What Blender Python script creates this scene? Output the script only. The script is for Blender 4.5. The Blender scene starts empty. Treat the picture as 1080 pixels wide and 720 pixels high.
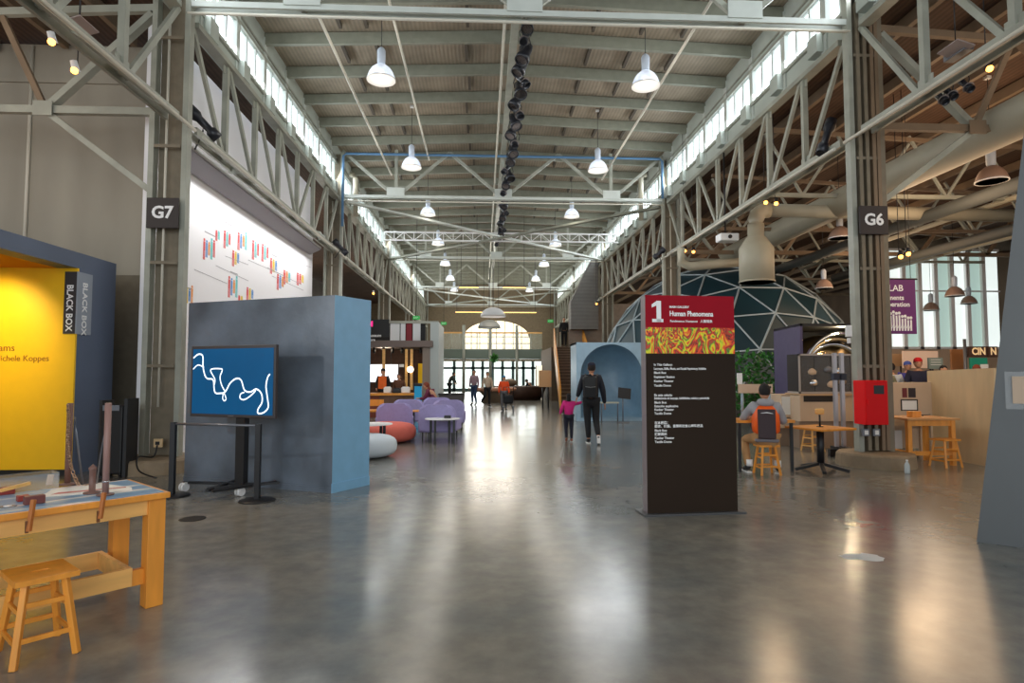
import bpy, bmesh, math, random
from mathutils import Vector, Matrix
random.seed(7)
R = math.radians; PI = math.pi
scn = bpy.context.scene
C = scn.collection
# ------------------------------------------------------------------ camera
FPX = 640.0
YAW, PITCH = 0.048, 0.0535
cam_d = bpy.data.cameras.new('camera'); cam = bpy.data.objects.new('camera', cam_d); C.objects.link(cam)
cam_d.sensor_width = 36; cam_d.lens = FPX/1080*36; cam_d.clip_end = 300; cam_d.clip_start = .05
cam.location = (0, 0, 1.52)
cam.rotation_euler = (PI/2+PITCH, 0, -YAW)
scn.camera = cam
CM = cam.rotation_euler.to_matrix()
# ------------------------------------------------------------------ world + exposure
scn.view_settings.view_transform = 'Standard'; scn.view_settings.look = 'None'
scn.view_settings.gamma = 1; scn.view_settings.use_curve_mapping = False
scn.view_settings.exposure = 0.08
scn.cycles.use_denoising = True
scn.cycles.max_bounces = 7; scn.cycles.diffuse_bounces = 4; scn.cycles.glossy_bounces = 3
scn.cycles.transmission_bounces = 5; scn.cycles.transparent_max_bounces = 8
scn.cycles.sample_clamp_indirect = 4; scn.cycles.caustics_reflective = False; scn.cycles.caustics_refractive = False
world = bpy.data.worlds.new('world'); scn.world = world; world.use_nodes = True
bg = world.node_tree.nodes['Background']; bg.inputs[0].default_value = (.86, .94, 1, 1); bg.inputs[1].default_value = 1.15
def area(name, loc, rot, sx, sy, power, col=(1, 1, 1)):
    d = bpy.data.lights.new(name, 'AREA'); d.shape = 'RECTANGLE'; d.size = sx; d.size_y = sy; d.energy = power; d.color = col
    o = bpy.data.objects.new(name, d); C.objects.link(o); o.location = loc; o.rotation_euler = rot; return o
def spot(name, loc, target, power, angle, col=(1, .8, .55), blend=.5, rad=.05):
    d = bpy.data.lights.new(name, 'SPOT'); d.energy = power; d.spot_size = R(angle); d.spot_blend = blend; d.color = col; d.shadow_soft_size = rad
    o = bpy.data.objects.new(name, d); C.objects.link(o); o.location = loc
    o.rotation_euler = (Vector(target)-Vector(loc)).to_track_quat('-Z', 'Y').to_euler(); return o
def point(name, loc, power, col=(1, .9, .75), rad=.1):
    d = bpy.data.lights.new(name, 'POINT'); d.energy = power; d.color = col; d.shadow_soft_size = rad
    o = bpy.data.objects.new(name, d); C.objects.link(o); o.location = loc; return o
# daylight strips just inside the clerestory windows, pushing sky light into the nave
XL, XR = -5.08, 6.46
for side, x, ry in (('left', XL+.02, -PI/2), ('right', XR-.02, PI/2)):
    area('clerestory_daylight_'+side, (x, 27, 8.2), (0, (PI/2-.45 if side == 'right' else -PI/2+.45), 0), .6, 50, 900, (.9, .96, 1))
area('entrance_daylight', (.7, 53.7, 2.2), (PI/2, 0, PI), 9, 3, 520, (.95, 1, .97))
# unseen fill light added behind the viewer to brighten the hall
area('south_fill', (1.0, -9, 4.6), (PI/2, 0, 0), 15, 7, 850, (.93, .97, 1))
# ------------------------------------------------------------------ pixel helpers (measurement -> world)
def ray(px, py):
    return CM @ Vector(((px-540)/FPX, (360-py)/FPX, -1))
def at(px, py, Y):                       # point seen at (px,py) lying in the cross plane y=Y
    d = ray(px, py); t = Y/d.y; return Vector((d.x*t, Y, 1.52+d.z*t))
def fl(px, py, z=0.0):                   # point seen at (px,py) lying at height z
    d = ray(px, py); t = (z-1.52)/d.z; return Vector((d.x*t, d.y*t, z))
def atx(px, py, X):
    d = ray(px, py); t = X/d.x; return Vector((X, d.y*t, 1.52+d.z*t))
# ------------------------------------------------------------------ materials
def lin(c):
    return tuple(((v/255)/12.92 if v/255 <= .04045 else ((v/255+.055)/1.055)**2.4) for v in c)
MATS = {}
def mat(name, col, rough=.6, metal=0, noise=0, nscale=6, emit=0, ecol=None, spec=.5, bump=0, stretch=None, trans=0, alpha=1, bscale=None):
    if name in MATS: return MATS[name]
    m = bpy.data.materials.new(name); m.use_nodes = True; nt = m.node_tree; b = nt.nodes['Principled BSDF']
    c = lin(col); b.inputs['Base Color'].default_value = (*c, 1); b.inputs['Roughness'].default_value = rough
    b.inputs['Metallic'].default_value = metal; b.inputs['Specular IOR Level'].default_value = spec
    if trans: b.inputs['Transmission Weight'].default_value = trans
    if alpha < 1: b.inputs['Alpha'].default_value = alpha
    if emit:
        b.inputs['Emission Color'].default_value = (*(lin(ecol) if ecol else c), 1); b.inputs['Emission Strength'].default_value = emit
    tc = nt.nodes.new('ShaderNodeTexCoord'); mp = nt.nodes.new('ShaderNodeMapping'); nt.links.new(tc.outputs['Object'], mp.inputs[0])
    if stretch: mp.inputs['Scale'].default_value = stretch
    nz = nt.nodes.new('ShaderNodeTexNoise'); nz.inputs['Scale'].default_value = nscale; nz.inputs['Detail'].default_value = 5
    nt.links.new(mp.outputs[0], nz.inputs['Vector'])
    if noise:
        rp = nt.nodes.new('ShaderNodeValToRGB')
        rp.color_ramp.elements[0].position = .3; rp.color_ramp.elements[1].position = .7
        rp.color_ramp.elements[0].color = (*[v*(1-noise) for v in c], 1); rp.color_ramp.elements[1].color = (*[min(1, v*(1+noise)) for v in c], 1)
        nt.links.new(nz.outputs['Fac'], rp.inputs[0]); nt.links.new(rp.outputs[0], b.inputs['Base Color'])
    if bump:
        bp = nt.nodes.new('ShaderNodeBump'); bp.inputs['Strength'].default_value = bump; bp.inputs['Distance'].default_value = .02
        n2 = nz
        if bscale:
            n2 = nt.nodes.new('ShaderNodeTexNoise'); n2.inputs['Scale'].default_value = bscale; n2.inputs['Detail'].default_value = 4
            nt.links.new(mp.outputs[0], n2.inputs['Vector'])
        nt.links.new(n2.outputs['Fac'], bp.inputs['Height']); nt.links.new(bp.outputs[0], b.inputs['Normal'])
    MATS[name] = m; return m
def wave_mat(name, col, axis='X', scale=3, amt=.2, rough=.6, noise=.15, bump=.3, dist=0, nstretch=(1, 1, 1)):
    m = mat(name, col, rough, noise=noise, nscale=2, stretch=nstretch); nt = m.node_tree; b = nt.nodes['Principled BSDF']
    tc = [n for n in nt.nodes if n.type == 'TEX_COORD'][0]
    w = nt.nodes.new('ShaderNodeTexWave'); w.bands_direction = axis; w.inputs['Scale'].default_value = scale; w.inputs['Distortion'].default_value = dist
    w.inputs['Detail Scale'].default_value = 2
    nt.links.new(tc.outputs['Object'], w.inputs[0])
    mx = nt.nodes.new('ShaderNodeMixRGB'); mx.blend_type = 'MULTIPLY'; mx.inputs[0].default_value = amt
    src = b.inputs['Base Color'].links[0].from_socket if b.inputs['Base Color'].links else None
    if src: nt.links.new(src, mx.inputs[1])
    else: mx.inputs[1].default_value = (*lin(col), 1)
    nt.links.new(w.outputs['Color'], mx.inputs[2]); nt.links.new(mx.outputs[0], b.inputs['Base Color'])
    if bump:
        bp = nt.nodes.new('ShaderNodeBump'); bp.inputs['Strength'].default_value = bump; bp.inputs['Distance'].default_value = .02
        nt.links.new(w.outputs['Fac'], bp.inputs['Height']); nt.links.new(bp.outputs[0], b.inputs['Normal'])
    return m
STEEL = mat('painted_steel', (156, 158, 146), .45, noise=.2, nscale=2)
STEELW = mat('pale_steel', (196, 202, 196), .45, noise=.06, nscale=3)
RUST = mat('brown_steel', (128, 108, 86), .6, noise=.15, nscale=2)
PIPE = mat('pale_conduit', (205, 200, 185), .5)
DUCT = mat('duct_paint', (172, 166, 146), .45, noise=.06, nscale=1.5)
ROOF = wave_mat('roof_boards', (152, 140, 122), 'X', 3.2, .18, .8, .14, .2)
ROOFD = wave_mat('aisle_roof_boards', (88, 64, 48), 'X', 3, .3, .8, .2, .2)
RAFT = mat('rafter_paint', (132, 134, 120), .6, noise=.08)
SPAN = mat('spandrel_paint', (176, 184, 176), .6, noise=.1, nscale=1.2)
GREYWALL = wave_mat('grey_wall_boards', (158, 152, 138), 'X', .5, .07, .8, .1, .05, nstretch=(.6, .6, .2))
WHITE = mat('white_wall', (238, 238, 242), .6, noise=.03, nscale=1)
CONC = mat('column_concrete', (142, 124, 100), .75, noise=.18, nscale=5, bump=.2)
BLACK = mat('black_metal', (24, 24, 27), .45)
BLACKM = mat('black_plastic', (18, 18, 20), .6)
GREYM = mat('grey_metal', (112, 114, 120), .4, metal=.5)
CHROME = mat('chrome', (205, 208, 212), .2, metal=1)
PINE = mat('orange_pine', (226, 148, 54), .42, noise=.13, nscale=2.5, stretch=(5, 5, .8))
PINEL = mat('light_pine', (230, 176, 100), .5, noise=.14, nscale=2.5, stretch=(.8, 5, 5))
PLY = mat('birch_plywood', (214, 184, 140), .5, noise=.08, nscale=2, stretch=(3, 3, .6))
PLYP = mat('pale_plywood', (206, 180, 152), .5, noise=.06, nscale=2)
WHT = mat('white_plastic', (235, 235, 235), .4)
PAPER = mat('paper_white', (240, 238, 232), .8)
GLASS = mat('clear_acrylic', (235, 240, 242), .05, alpha=.13, spec=.6)
# floor
def floor_mat():
    m = bpy.data.materials.new('polished_concrete'); m.use_nodes = True; nt = m.node_tree; b = nt.nodes['Principled BSDF']
    tc = nt.nodes.new('ShaderNodeTexCoord')
    def nz(s, d, st=None):
        n = nt.nodes.new('ShaderNodeTexNoise'); n.inputs['Scale'].default_value = s; n.inputs['Detail'].default_value = d; n.inputs['Roughness'].default_value = .6
        mp = nt.nodes.new('ShaderNodeMapping'); nt.links.new(tc.outputs['Object'], mp.inputs[0]); nt.links.new(mp.outputs[0], n.inputs[0])
        if st: mp.inputs['Scale'].default_value = st
        return n
    a = nz(.55, 6); r1 = nt.nodes.new('ShaderNodeValToRGB'); e = r1.color_ramp.elements
    e[0].position = .34; e[0].color = (*lin((106, 111, 111)), 1); e[1].position = .66; e[1].color = (*lin((144, 138, 127)), 1)
    nt.links.new(a.outputs[0], r1.inputs[0])
    f = nz(5, 8); r2 = nt.nodes.new('ShaderNodeValToRGB'); e = r2.color_ramp.elements
    e[0].position = .35; e[0].color = (.78, .78, .78, 1); e[1].position = .7; e[1].color = (1.1, 1.1, 1.08, 1)
    nt.links.new(f.outputs[0], r2.inputs[0])
    mx = nt.nodes.new('ShaderNodeMixRGB'); mx.blend_type = 'MULTIPLY'; mx.inputs[0].default_value = 1
    nt.links.new(r1.outputs[0], mx.inputs[1]); nt.links.new(r2.outputs[0], mx.inputs[2])
    # pale scuffs
    s = nz(2.2, 9); r3 = nt.nodes.new('ShaderNodeValToRGB'); e = r3.color_ramp.elements
    e[0].position = .70; e[0].color = (0, 0, 0, 1); e[1].position = .9; e[1].color = (.3, .3, .3, 1)
    nt.links.new(s.outputs[0], r3.inputs[0])
    m2 = nt.nodes.new('ShaderNodeMixRGB'); m2.blend_type = 'MIX'; nt.links.new(r3.outputs[0], m2.inputs[0]); nt.links.new(mx.outputs[0], m2.inputs[1])
    m2.inputs[2].default_value = (.42, .42, .4, 1); nt.links.new(m2.outputs[0], b.inputs['Base Color'])
    g = nz(1.6, 5); r4 = nt.nodes.new('ShaderNodeMapRange'); r4.inputs['To Min'].default_value = .13; r4.inputs['To Max'].default_value = .27
    nt.links.new(g.outputs[0], r4.inputs[0]); nt.links.new(r4.outputs[0], b.inputs['Roughness'])
    bp = nt.nodes.new('ShaderNodeBump'); bp.inputs['Strength'].default_value = .05; bp.inputs['Distance'].default_value = .01
    nt.links.new(g.outputs[0], bp.inputs['Height']); nt.links.new(bp.outputs[0], b.inputs['Normal'])
    b.inputs['Specular IOR Level'].default_value = .7
    return m
# ------------------------------------------------------------------ mesh builder
class MB:
    def __init__(s): s.bm = bmesh.new(); s.mi = 0
    def _mark(s, faces):
        for f in faces: f.material_index = s.mi
    def face(s, pts):
        vs = [s.bm.verts.new(p) for p in pts]; f = s.bm.faces.new(vs); f.material_index = s.mi; return f
    def box(s, c, sz, rz=0, bev=0, m=None):
        M = Matrix.Translation(c) @ (m if m is not None else Matrix.Rotation(rz, 4, 'Z')) @ Matrix.Diagonal((*sz, 1))
        g = bmesh.ops.create_cube(s.bm, size=1, matrix=M); vs = g['verts']
        fs = set(f for v in vs for f in v.link_faces); s._mark(fs)
        if bev:
            es = list(set(e for v in vs for e in v.link_edges))
            r = bmesh.ops.bevel(s.bm, geom=es, offset=bev, segments=2 if bev < .03 else 4, affect='EDGES', profile=.5)
            s._mark(r['faces'])
        return s
    def b2(s, lo, hi, bev=0):
        lo = Vector(lo); hi = Vector(hi); return s.box((lo+hi)/2, tuple(abs(v) for v in (hi-lo)), 0, bev)
    def beam(s, a, b, w, h=None, bev=0, ext=0):
        a = Vector(a); b = Vector(b); d = b-a; L = d.length
        if L < 1e-6: return s
        q = d.to_track_quat('Y', 'Z').to_matrix().to_4x4()
        return s.box((a+b)/2, (w, L+2*ext, h or w), m=q, bev=bev)
    def tube(s, a, b, r, r2=None, n=12, cap=True):
        a = Vector(a); b = Vector(b); d = b-a; L = d.length
        M = Matrix.Translation((a+b)/2) @ d.to_track_quat('Z', 'Y').to_matrix().to_4x4()
        g = bmesh.ops.create_cone(s.bm, cap_ends=cap, segments=n, radius1=r, radius2=r if r2 is None else r2, depth=L, matrix=M)
        fs = set(f for v in g['verts'] for f in v.link_faces); s._mark(fs)
        for f in fs:
            if len(f.verts) == 4: f.smooth = True
        return s
    def path(s, pts, r, n=8):                  # swept tube
        pts = [Vector(p) for p in pts]; rings = []
        for i, p in enumerate(pts):
            d = (pts[min(i+1, len(pts)-1)]-pts[max(i-1, 0)]).normalized()
            u = d.cross(Vector((0, 0, 1)));
            if u.length < .1: u = d.cross(Vector((0, 1, 0)))
            u.normalize(); v = d.cross(u).normalized()
            rr = r[i] if isinstance(r, (list, tuple)) else r
            rings.append([s.bm.verts.new(p+(u*math.cos(t*2*PI/n)+v*math.sin(t*2*PI/n))*rr) for t in range(n)])
        for a, b in zip(rings, rings[1:]):
            for k in range(n):
                f = s.bm.faces.new((a[k], a[(k+1) % n], b[(k+1) % n], b[k])); f.smooth = True; f.material_index = s.mi
        for q, rv in ((rings[0], 0), (rings[-1], 1)):
            f = s.bm.faces.new(q if rv else q[::-1]); f.material_index = s.mi
        return s
    def lathe(s, prof, c=(0, 0, 0), n=24, M=None, sx=1, sy=1, smooth=True):
        c = Vector(c); rings = []
        for (r, z) in prof:
            ring = []
            for k in range(n):
                p = Vector((math.cos(k*2*PI/n)*r*sx, math.sin(k*2*PI/n)*r*sy, z))
                if M is not None: p = M @ p
                ring.append(s.bm.verts.new(p+c))
            rings.append(ring)
        for a, b in zip(rings, rings[1:]):
            for k in range(n):
                f = s.bm.faces.new((a[k], a[(k+1) % n], b[(k+1) % n], b[k])); f.smooth = smooth; f.material_index = s.mi
        for q, rv, r in ((rings[0], 1, prof[0][0]), (rings[-1], 0, prof[-1][0])):
            if r > 1e-4:
                f = s.bm.faces.new(q[::-1] if rv else q); f.material_index = s.mi
        return s
    def prism(s, poly, z0, z1):
        b = [s.bm.verts.new((p[0], p[1], z0)) for p in poly]; t = [s.bm.verts.new((p[0], p[1], z1)) for p in poly]
        n = len(poly); fs = []
        for k in range(n): fs.append(s.bm.faces.new((b[k], b[(k+1) % n], t[(k+1) % n], t[k])))
        fs.append(s.bm.faces.new(t)); fs.append(s.bm.faces.new(b[::-1])); s._mark(fs); return s
    def ex(s, pts, vec):                       # extrude a planar polygon (3D pts) along vec
        a = [s.bm.verts.new(p) for p in pts]; b = [s.bm.verts.new(Vector(p)+Vector(vec)) for p in pts]; n = len(pts); fs = []
        for k in range(n): fs.append(s.bm.faces.new((a[k], a[(k+1) % n], b[(k+1) % n], b[k])))
        fs.append(s.bm.faces.new(b)); fs.append(s.bm.faces.new(a[::-1])); s._mark(fs); return s
    def ball(s, c, r, n=12, sc=(1, 1, 1), M=None):
        MM = Matrix.Translation(c) @ (M if M is not None else Matrix()) @ Matrix.Diagonal((sc[0]*r, sc[1]*r, sc[2]*r, 1))
        g = bmesh.ops.create_uvsphere(s.bm, u_segments=n, v_segments=max(6, n*2//3), radius=1, matrix=MM)
        fs = set(f for v in g['verts'] for f in v.link_faces); s._mark(fs)
        for f in fs: f.smooth = True
        return s
    def add_mesh(s, me):
        n0 = len(s.bm.faces); s.bm.from_mesh(me); s.bm.faces.ensure_lookup_table()
        for f in s.bm.faces[n0:]: f.material_index = s.mi
        return s
    def build(s, name, m, parent=None, loc=None, rot=None, recalc=True):
        if recalc: bmesh.ops.recalc_face_normals(s.bm, faces=s.bm.faces[:])
        me = bpy.data.meshes.new(name); s.bm.to_mesh(me); s.bm.free()
        for k in (m if isinstance(m, (list, tuple)) else [m]): me.materials.append(k)
        o = bpy.data.objects.new(name, me); C.objects.link(o)
        if parent is not None: o.parent = parent
        if loc is not None: o.location = loc
        if rot is not None: o.rotation_euler = rot
        return o
def tag(o, label=None, cat=None, group=None, kind=None):
    if label: o['label'] = label
    if cat: o['category'] = cat
    if group: o['group'] = group
    if kind: o['kind'] = kind
    return o
def thing(name, label, cat, loc=(0, 0, 0), rz=0, group=None):
    o = bpy.data.objects.new(name, None); C.objects.link(o); o.empty_display_size = .1
    o.location = loc; o.rotation_euler = (0, 0, rz); return tag(o, label, cat, group)
def struct(name, mb, m, parent=None):
    o = mb.build(name, m, parent)
    if parent is None: o['kind'] = 'structure'
    return o
def kids(o): return [c for c in KID.get(o.name, [])]
def dup(root, loc, rz=None, label=None, scale=None):
    def cp(o, par):
        c = o.copy(); C.objects.link(c)
        if par is not None: c.parent = par
        for ch in o.children: cp(ch, c)
        return c
    r = cp(root, None); r.location = loc
    if rz is not None: r.rotation_euler = (0, 0, rz)
    if label: r['label'] = label
    if scale: r.scale = (scale,)*3
    return r
def textmesh(body, size, ext=.002, off=0, align='LEFT', space=1.0):
    cu = bpy.data.curves.new('txt', 'FONT'); cu.body = body; cu.size = size; cu.extrude = ext; cu.offset = off; cu.align_x = align; cu.align_y = 'CENTER'
    cu.space_line = space; cu.resolution_u = 3
    o = bpy.data.objects.new('txt', cu); C.objects.link(o)
    bpy.context.view_layer.update(); dg = bpy.context.evaluated_depsgraph_get()
    me = bpy.data.meshes.new_from_object(o.evaluated_get(dg)); bpy.data.objects.remove(o); me.materials.clear(); return me
def text(name, body, size, m, parent, loc, rot=(PI/2, 0, 0), ext=.002, off=0, align='LEFT', sx=1, space=1.0):
    me = textmesh(body, size, ext, off, align, space); me.materials.append(m)
    o = bpy.data.objects.new(name, me); C.objects.link(o); o.parent = parent; o.location = loc; o.rotation_euler = rot; o.scale = (sx, 1, 1); return o
def skin(vs, es, lev=1):
    me = bpy.data.meshes.new('sk'); me.from_pydata([v[0] for v in vs], es, []); o = bpy.data.objects.new('sk', me); C.objects.link(o)
    md = o.modifiers.new('s', 'SKIN'); md.use_smooth_shade = True
    for i, v in enumerate(vs):
        r = v[1]; me.skin_vertices[0].data[i].radius = r if isinstance(r, tuple) else (r, r)
        me.skin_vertices[0].data[i].use_root = (i == 0)
    sb = o.modifiers.new('ss', 'SUBSURF'); sb.levels = lev; sb.render_levels = lev
    bpy.context.view_layer.update(); dg = bpy.context.evaluated_depsgraph_get()
    r = bpy.data.meshes.new_from_object(o.evaluated_get(dg)); bpy.data.objects.remove(o)
    for p in r.polygons: p.use_smooth = True
    return r
def smooth2d(pts, k=6):
    out = []; n = len(pts)
    for i in range(n-1):
        p0 = Vector(pts[max(i-1, 0)]); p1 = Vector(pts[i]); p2 = Vector(pts[i+1]); p3 = Vector(pts[min(i+2, n-1)])
        for j in range(k):
            t = j/k; out.append(.5*((2*p1)+(-p0+p2)*t+(2*p0-5*p1+4*p2-p3)*t*t+(-p0+3*p1-3*p2+p3)*t**3))
    out.append(Vector(pts[-1])); return out
ORD = ['nearest', 'second', 'third', 'fourth', 'fifth', 'sixth', 'seventh', 'eighth', 'ninth', 'tenth', 'eleventh', 'twelfth', 'thirteenth', 'fourteenth', 'fifteenth', 'sixteenth',
       'seventeenth', 'eighteenth', 'nineteenth', 'twentieth', 'twenty-first', 'twenty-second', 'twenty-third', 'twenty-fourth', 'twenty-fifth', 'twenty-sixth']
# ================================================================== SHELL
FLOORM = floor_mat()
struct('floor', MB().b2((-22, -12, -.2), (24, 62, 0)), FLOORM)
COLX = (-5.1, 6.57); COLY = [10.0+10.8*k for k in range(5)]      # 10, 20.8, 31.6, 42.4, 53.2
CX = .69; RID = 9.66; EAV = 9.42
# nave roof: two shallow pitches as one deck
m = MB()
for a, b, za, zb in ((-5.6, CX, EAV, RID), (CX, 7.0, RID, EAV)):
    m.ex([(a, -12, za), (b, -12, zb), (b, 56, zb), (a, 56, za)], (0, 0, .12))
roof = struct('ceiling', m, ROOF)
RY = [12.43+1.545*k for k in range(-8, 28)]
for y in RY:
    if y < 6: continue
    m = MB()
    m.ex([(XL, y-.05, 9.14), (CX, y-.05, 9.36), (CX, y-.05, 9.64), (XL, y-.05, 9.41)], (0, .1, 0))
    m.ex([(XR, y-.05, 9.14), (CX, y-.05, 9.36), (CX, y-.05, 9.64), (XR, y-.05, 9.41)], (0, .1, 0))
    m.build('rafter', RAFT, roof)
# short blocking pieces under the deck
DARKW = mat('dark_blocking', (84, 76, 66), .8)
for xx in (-3.3, -2.7, -.4, 2.6, 3.6, 4.6):
    m = MB()
    for y in RY:
        if 9 < y < 30:
            z = EAV+(RID-EAV)*(1-abs(xx-CX)/5.9)
            m.box((xx+random.uniform(-.12, .12), y+.75, z-.06), (.07, .9, .1))
    m.build('blocking', DARKW, roof)
m = MB(); m.beam((CX, 6, 9.2), (CX, 54, 9.2), .16, .22); m.build('ridge_beam', STEEL, roof)
# aisle roofs
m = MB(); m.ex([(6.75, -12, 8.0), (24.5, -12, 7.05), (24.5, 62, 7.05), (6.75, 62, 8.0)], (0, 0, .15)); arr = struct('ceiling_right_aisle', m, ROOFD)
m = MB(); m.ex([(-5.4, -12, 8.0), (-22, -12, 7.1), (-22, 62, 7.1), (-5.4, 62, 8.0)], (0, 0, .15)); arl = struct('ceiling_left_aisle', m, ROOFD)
for k in range(13):
    x = 7.6+k*1.25; z = 8.0-(x-6.75)*.055
    m = MB(); m.beam((x, -2, z-.13), (x, 60, z-.13), .1, .22); m.build('purlin', RUST, arr)
for k in range(5):
    x = -6.6-k*1.25; z = 8.0+(x+5.4)*.055
    m = MB(); m.beam((x, -2, z-.13), (x, 11.5, z-.13), .1, .22); m.build('purlin', RUST, arl)
# clerestory spandrels above the trusses and headers
for nm, X, s in (('left', XL, -1), ('right', XR, 1)):
    m = MB(); m.b2((X, -2, 7.55), (X+s*.12, 54, 8.0)); m.b2((X, -2, 8.76), (X+s*.12, 54, 9.45)); struct('wall_%s_clerestory' % nm, m, SPAN)
    m = MB(); m.b2((X-s*.06, -2, 7.93), (X+s*.06, 54, 8.0)); m.b2((X-s*.05, -2, 8.76), (X+s*.02, 54, 8.83)); m.b2((X-s*.04, -2, 8.95), (X, 54, 8.99))
    struct('trim_%d' % (1 if s < 0 else 2), m, STEEL)
    # dark cove between header and roof
WINP = mat('bright_window_glass', (240, 248, 255), .3, emit=2.6, ecol=(236, 246, 255))
MULL = mat('window_mullion', (112, 122, 124), .6)
wn = 0
for X, s in ((XL, -1), (XR, 1)):
    for y in RY:
        if y < 6.5 or y > 52: continue
        wn += 1; m = MB()
        m.b2((X-s*.03, y-.09, 7.6), (X+s*.08, y+.09, 9.3))
        for t in (.34, .67): m.b2((X-s*.0, y+1.545*t-.03, 8.0), (X+s*.06, y+1.545*t+.03, 8.76))
        f = m.build('window_%d' % wn, [STEELW if True else MULL]); f['kind'] = 'structure'
        p = MB(); p.b2((X+s*.07, y+.07, 8.0), (X+s*.09, y+1.475, 8.76)); p.build('pane', WINP, f)
for X, s in ((XL, -1), (XR, 1)):
    par = bpy.data.objects['trim_1' if s < 0 else 'trim_2']
    for y in RY:
        if 9 < y < 40: MB().b2((X-s*.16, y+.0, 7.62), (X, y+.34, 7.98)).build('bracket_box', SPAN, par)
# ================================================================== COLUMNS
DSIGN = mat('dark_sign_plate', (52, 44, 42), .6)
LET = mat('white_lettering', (245, 245, 245), .7)
WEB = mat('column_web_shaded', (124, 114, 96), .6, noise=.12)  # same steel as the flanges, browned and darkened for its weaker light
def column(x, y, label, ribs=False, z0=.22, sign=None, side=-1):
    t = thing('steel_column', label, 'column', (x, y, 0))
    for s in (-1, 1):
        MB().box((s*.262, -.04, (z0+9.1)/2), (.085, .15, 9.1-z0)).build('flange', WEB if (ribs and s > 0) else STEEL, t)
    MB().box((0, .06, (z0+9.1)/2), (.44, .03, 9.1-z0)).build('web', WEB, t)
    if ribs:
        for xx in (-.14, -.02, .1, .18): MB().box((xx, -.06, 4.2), (.06, .16, 7.9)).build('rib', WEB if xx < 0 else RUST, t)
    for z in (1.65, 3.3, 5.2, 7.0): MB().box((0, -.12, z), (.42, .02, .05)).build('batten', WEB, t)
    MB().tube((-.03, -.1, 1.0), (-.03, -.1, 7.4), .02).build('conduit', PIPE, t)
    if sign:
        p = MB().box((.0, -.2, sign[1]), (.5, .03, .49), bev=.01).build('sign_plate', DSIGN, t)
        text('lettering', sign[0], .27, LET, p, (0, -.218, sign[1]-.0), off=.008, align='CENTER')
    return t
def zt(px, py, Y): return at(px, py, Y).z
column(COLX[0], COLY[0], 'painted steel column on the left carrying the G7 plate', sign=('G7', zt(170, 224.5, 9.8)))
column(COLX[1], COLY[0], 'painted steel column on the right carrying the G6 plate', ribs=True, sign=('G6', zt(914, 232, 9.8)))
for k in range(1, 5):
    for i, sd in ((0, 'left'), (1, 'right')):
        column(COLX[i], COLY[k], '%s column pair from the camera, %s steel column without a letter plate' % (['', 'second', 'third', 'fourth', 'fifth'][k], sd), z0=0)
for x, lab in ((COLX[0]-.05, 'rounded concrete footing around the G7 column'), (COLX[1]-.02, 'rounded concrete footing around the G6 column')):
    m = MB(); n = 12; m.lathe([(.60, 0), (.585, .19), (.56, .22), (.1, .23)], (0, 0, 0), 14, smooth=False)
    o = m.build('concrete_footing', CONC, loc=(x, 9.92, 0)); tag(o, lab, 'footing')
# ================================================================== TRUSSES along the nave
ZB, ZT = 5.62, 7.46
def long_truss(x, y0, y1, label, g=STEEL):
    t = thing('lattice_truss', label, 'truss', (x, y0, 0)); L = y1-y0; n = 7; s = L/n
    for z, w, h in ((ZT, .2, .1),): MB().beam((0, .15, z), (0, L-.15, z), w, h).build('top_chord', g, t)
    m = MB(); m.beam((-.09, .15, ZB), (-.09, L-.15, ZB), .05, .13); m.beam((.09, .15, ZB), (.09, L-.15, ZB), .05, .13); m.build('bottom_chord', g, t)
    for k in range(1, n):
        MB().beam((0, k*s, ZB), (0, k*s, ZT), .1, .1).build('vertical', g, t)
    for k in range(n):
        a, b = (ZT, ZB) if (k < n/2) else (ZB, ZT)
        MB().beam((0, k*s+.1, a), (0, (k+1)*s-.05, b), .06, .09).build('diagonal', RUST if False else g, t)
    for k in range(1, n):
        MB().box((0, k*s, ZB+.12), (.02, .3, .22)).build('gusset', g, t); MB().box((0, k*s, ZT-.1), (.02, .25, .2)).build('gusset', g, t)
    return t
YS = [-.8]+COLY
for i, sd in ((0, 'left'), (1, 'right')):
    for k in range(5):
        w = ['overhead bay in front of', 'first bay beyond', 'second bay beyond', 'third bay beyond', 'farthest bay beyond'][k]
        long_truss(COLX[i]+(.15 if i == 0 else -.12), YS[k]+.15, YS[k+1]-.15, 'steel lattice truss along the %s side, %s the lettered column' % (sd, w))
# catwalk style pipe rail below the bottom chord
for i, sd in ((0, 'left'), (1, 'right')):
    for k in range(4):
        t = thing('pipe_rail', 'pale pipe rail slung beside the %s truss, %s bay from the camera' % (sd, ORD[k]), 'pipe', (0, 0, 0))
        xx = COLX[i]+(.42 if i == 0 else -.4)
        MB().tube((xx, YS[k]+.2, 5.47), (xx, YS[k+1]-.1, 5.47), .03).build('pipe', PIPE, t)
        m = MB()
        for q in range(6):
            yy = YS[k]+.8+q*1.8; m.beam((xx, yy, 5.45), (COLX[i]+(.15 if i == 0 else -.12), yy, 5.62), .02)
        m.build('hanger', STEEL, t)
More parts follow.
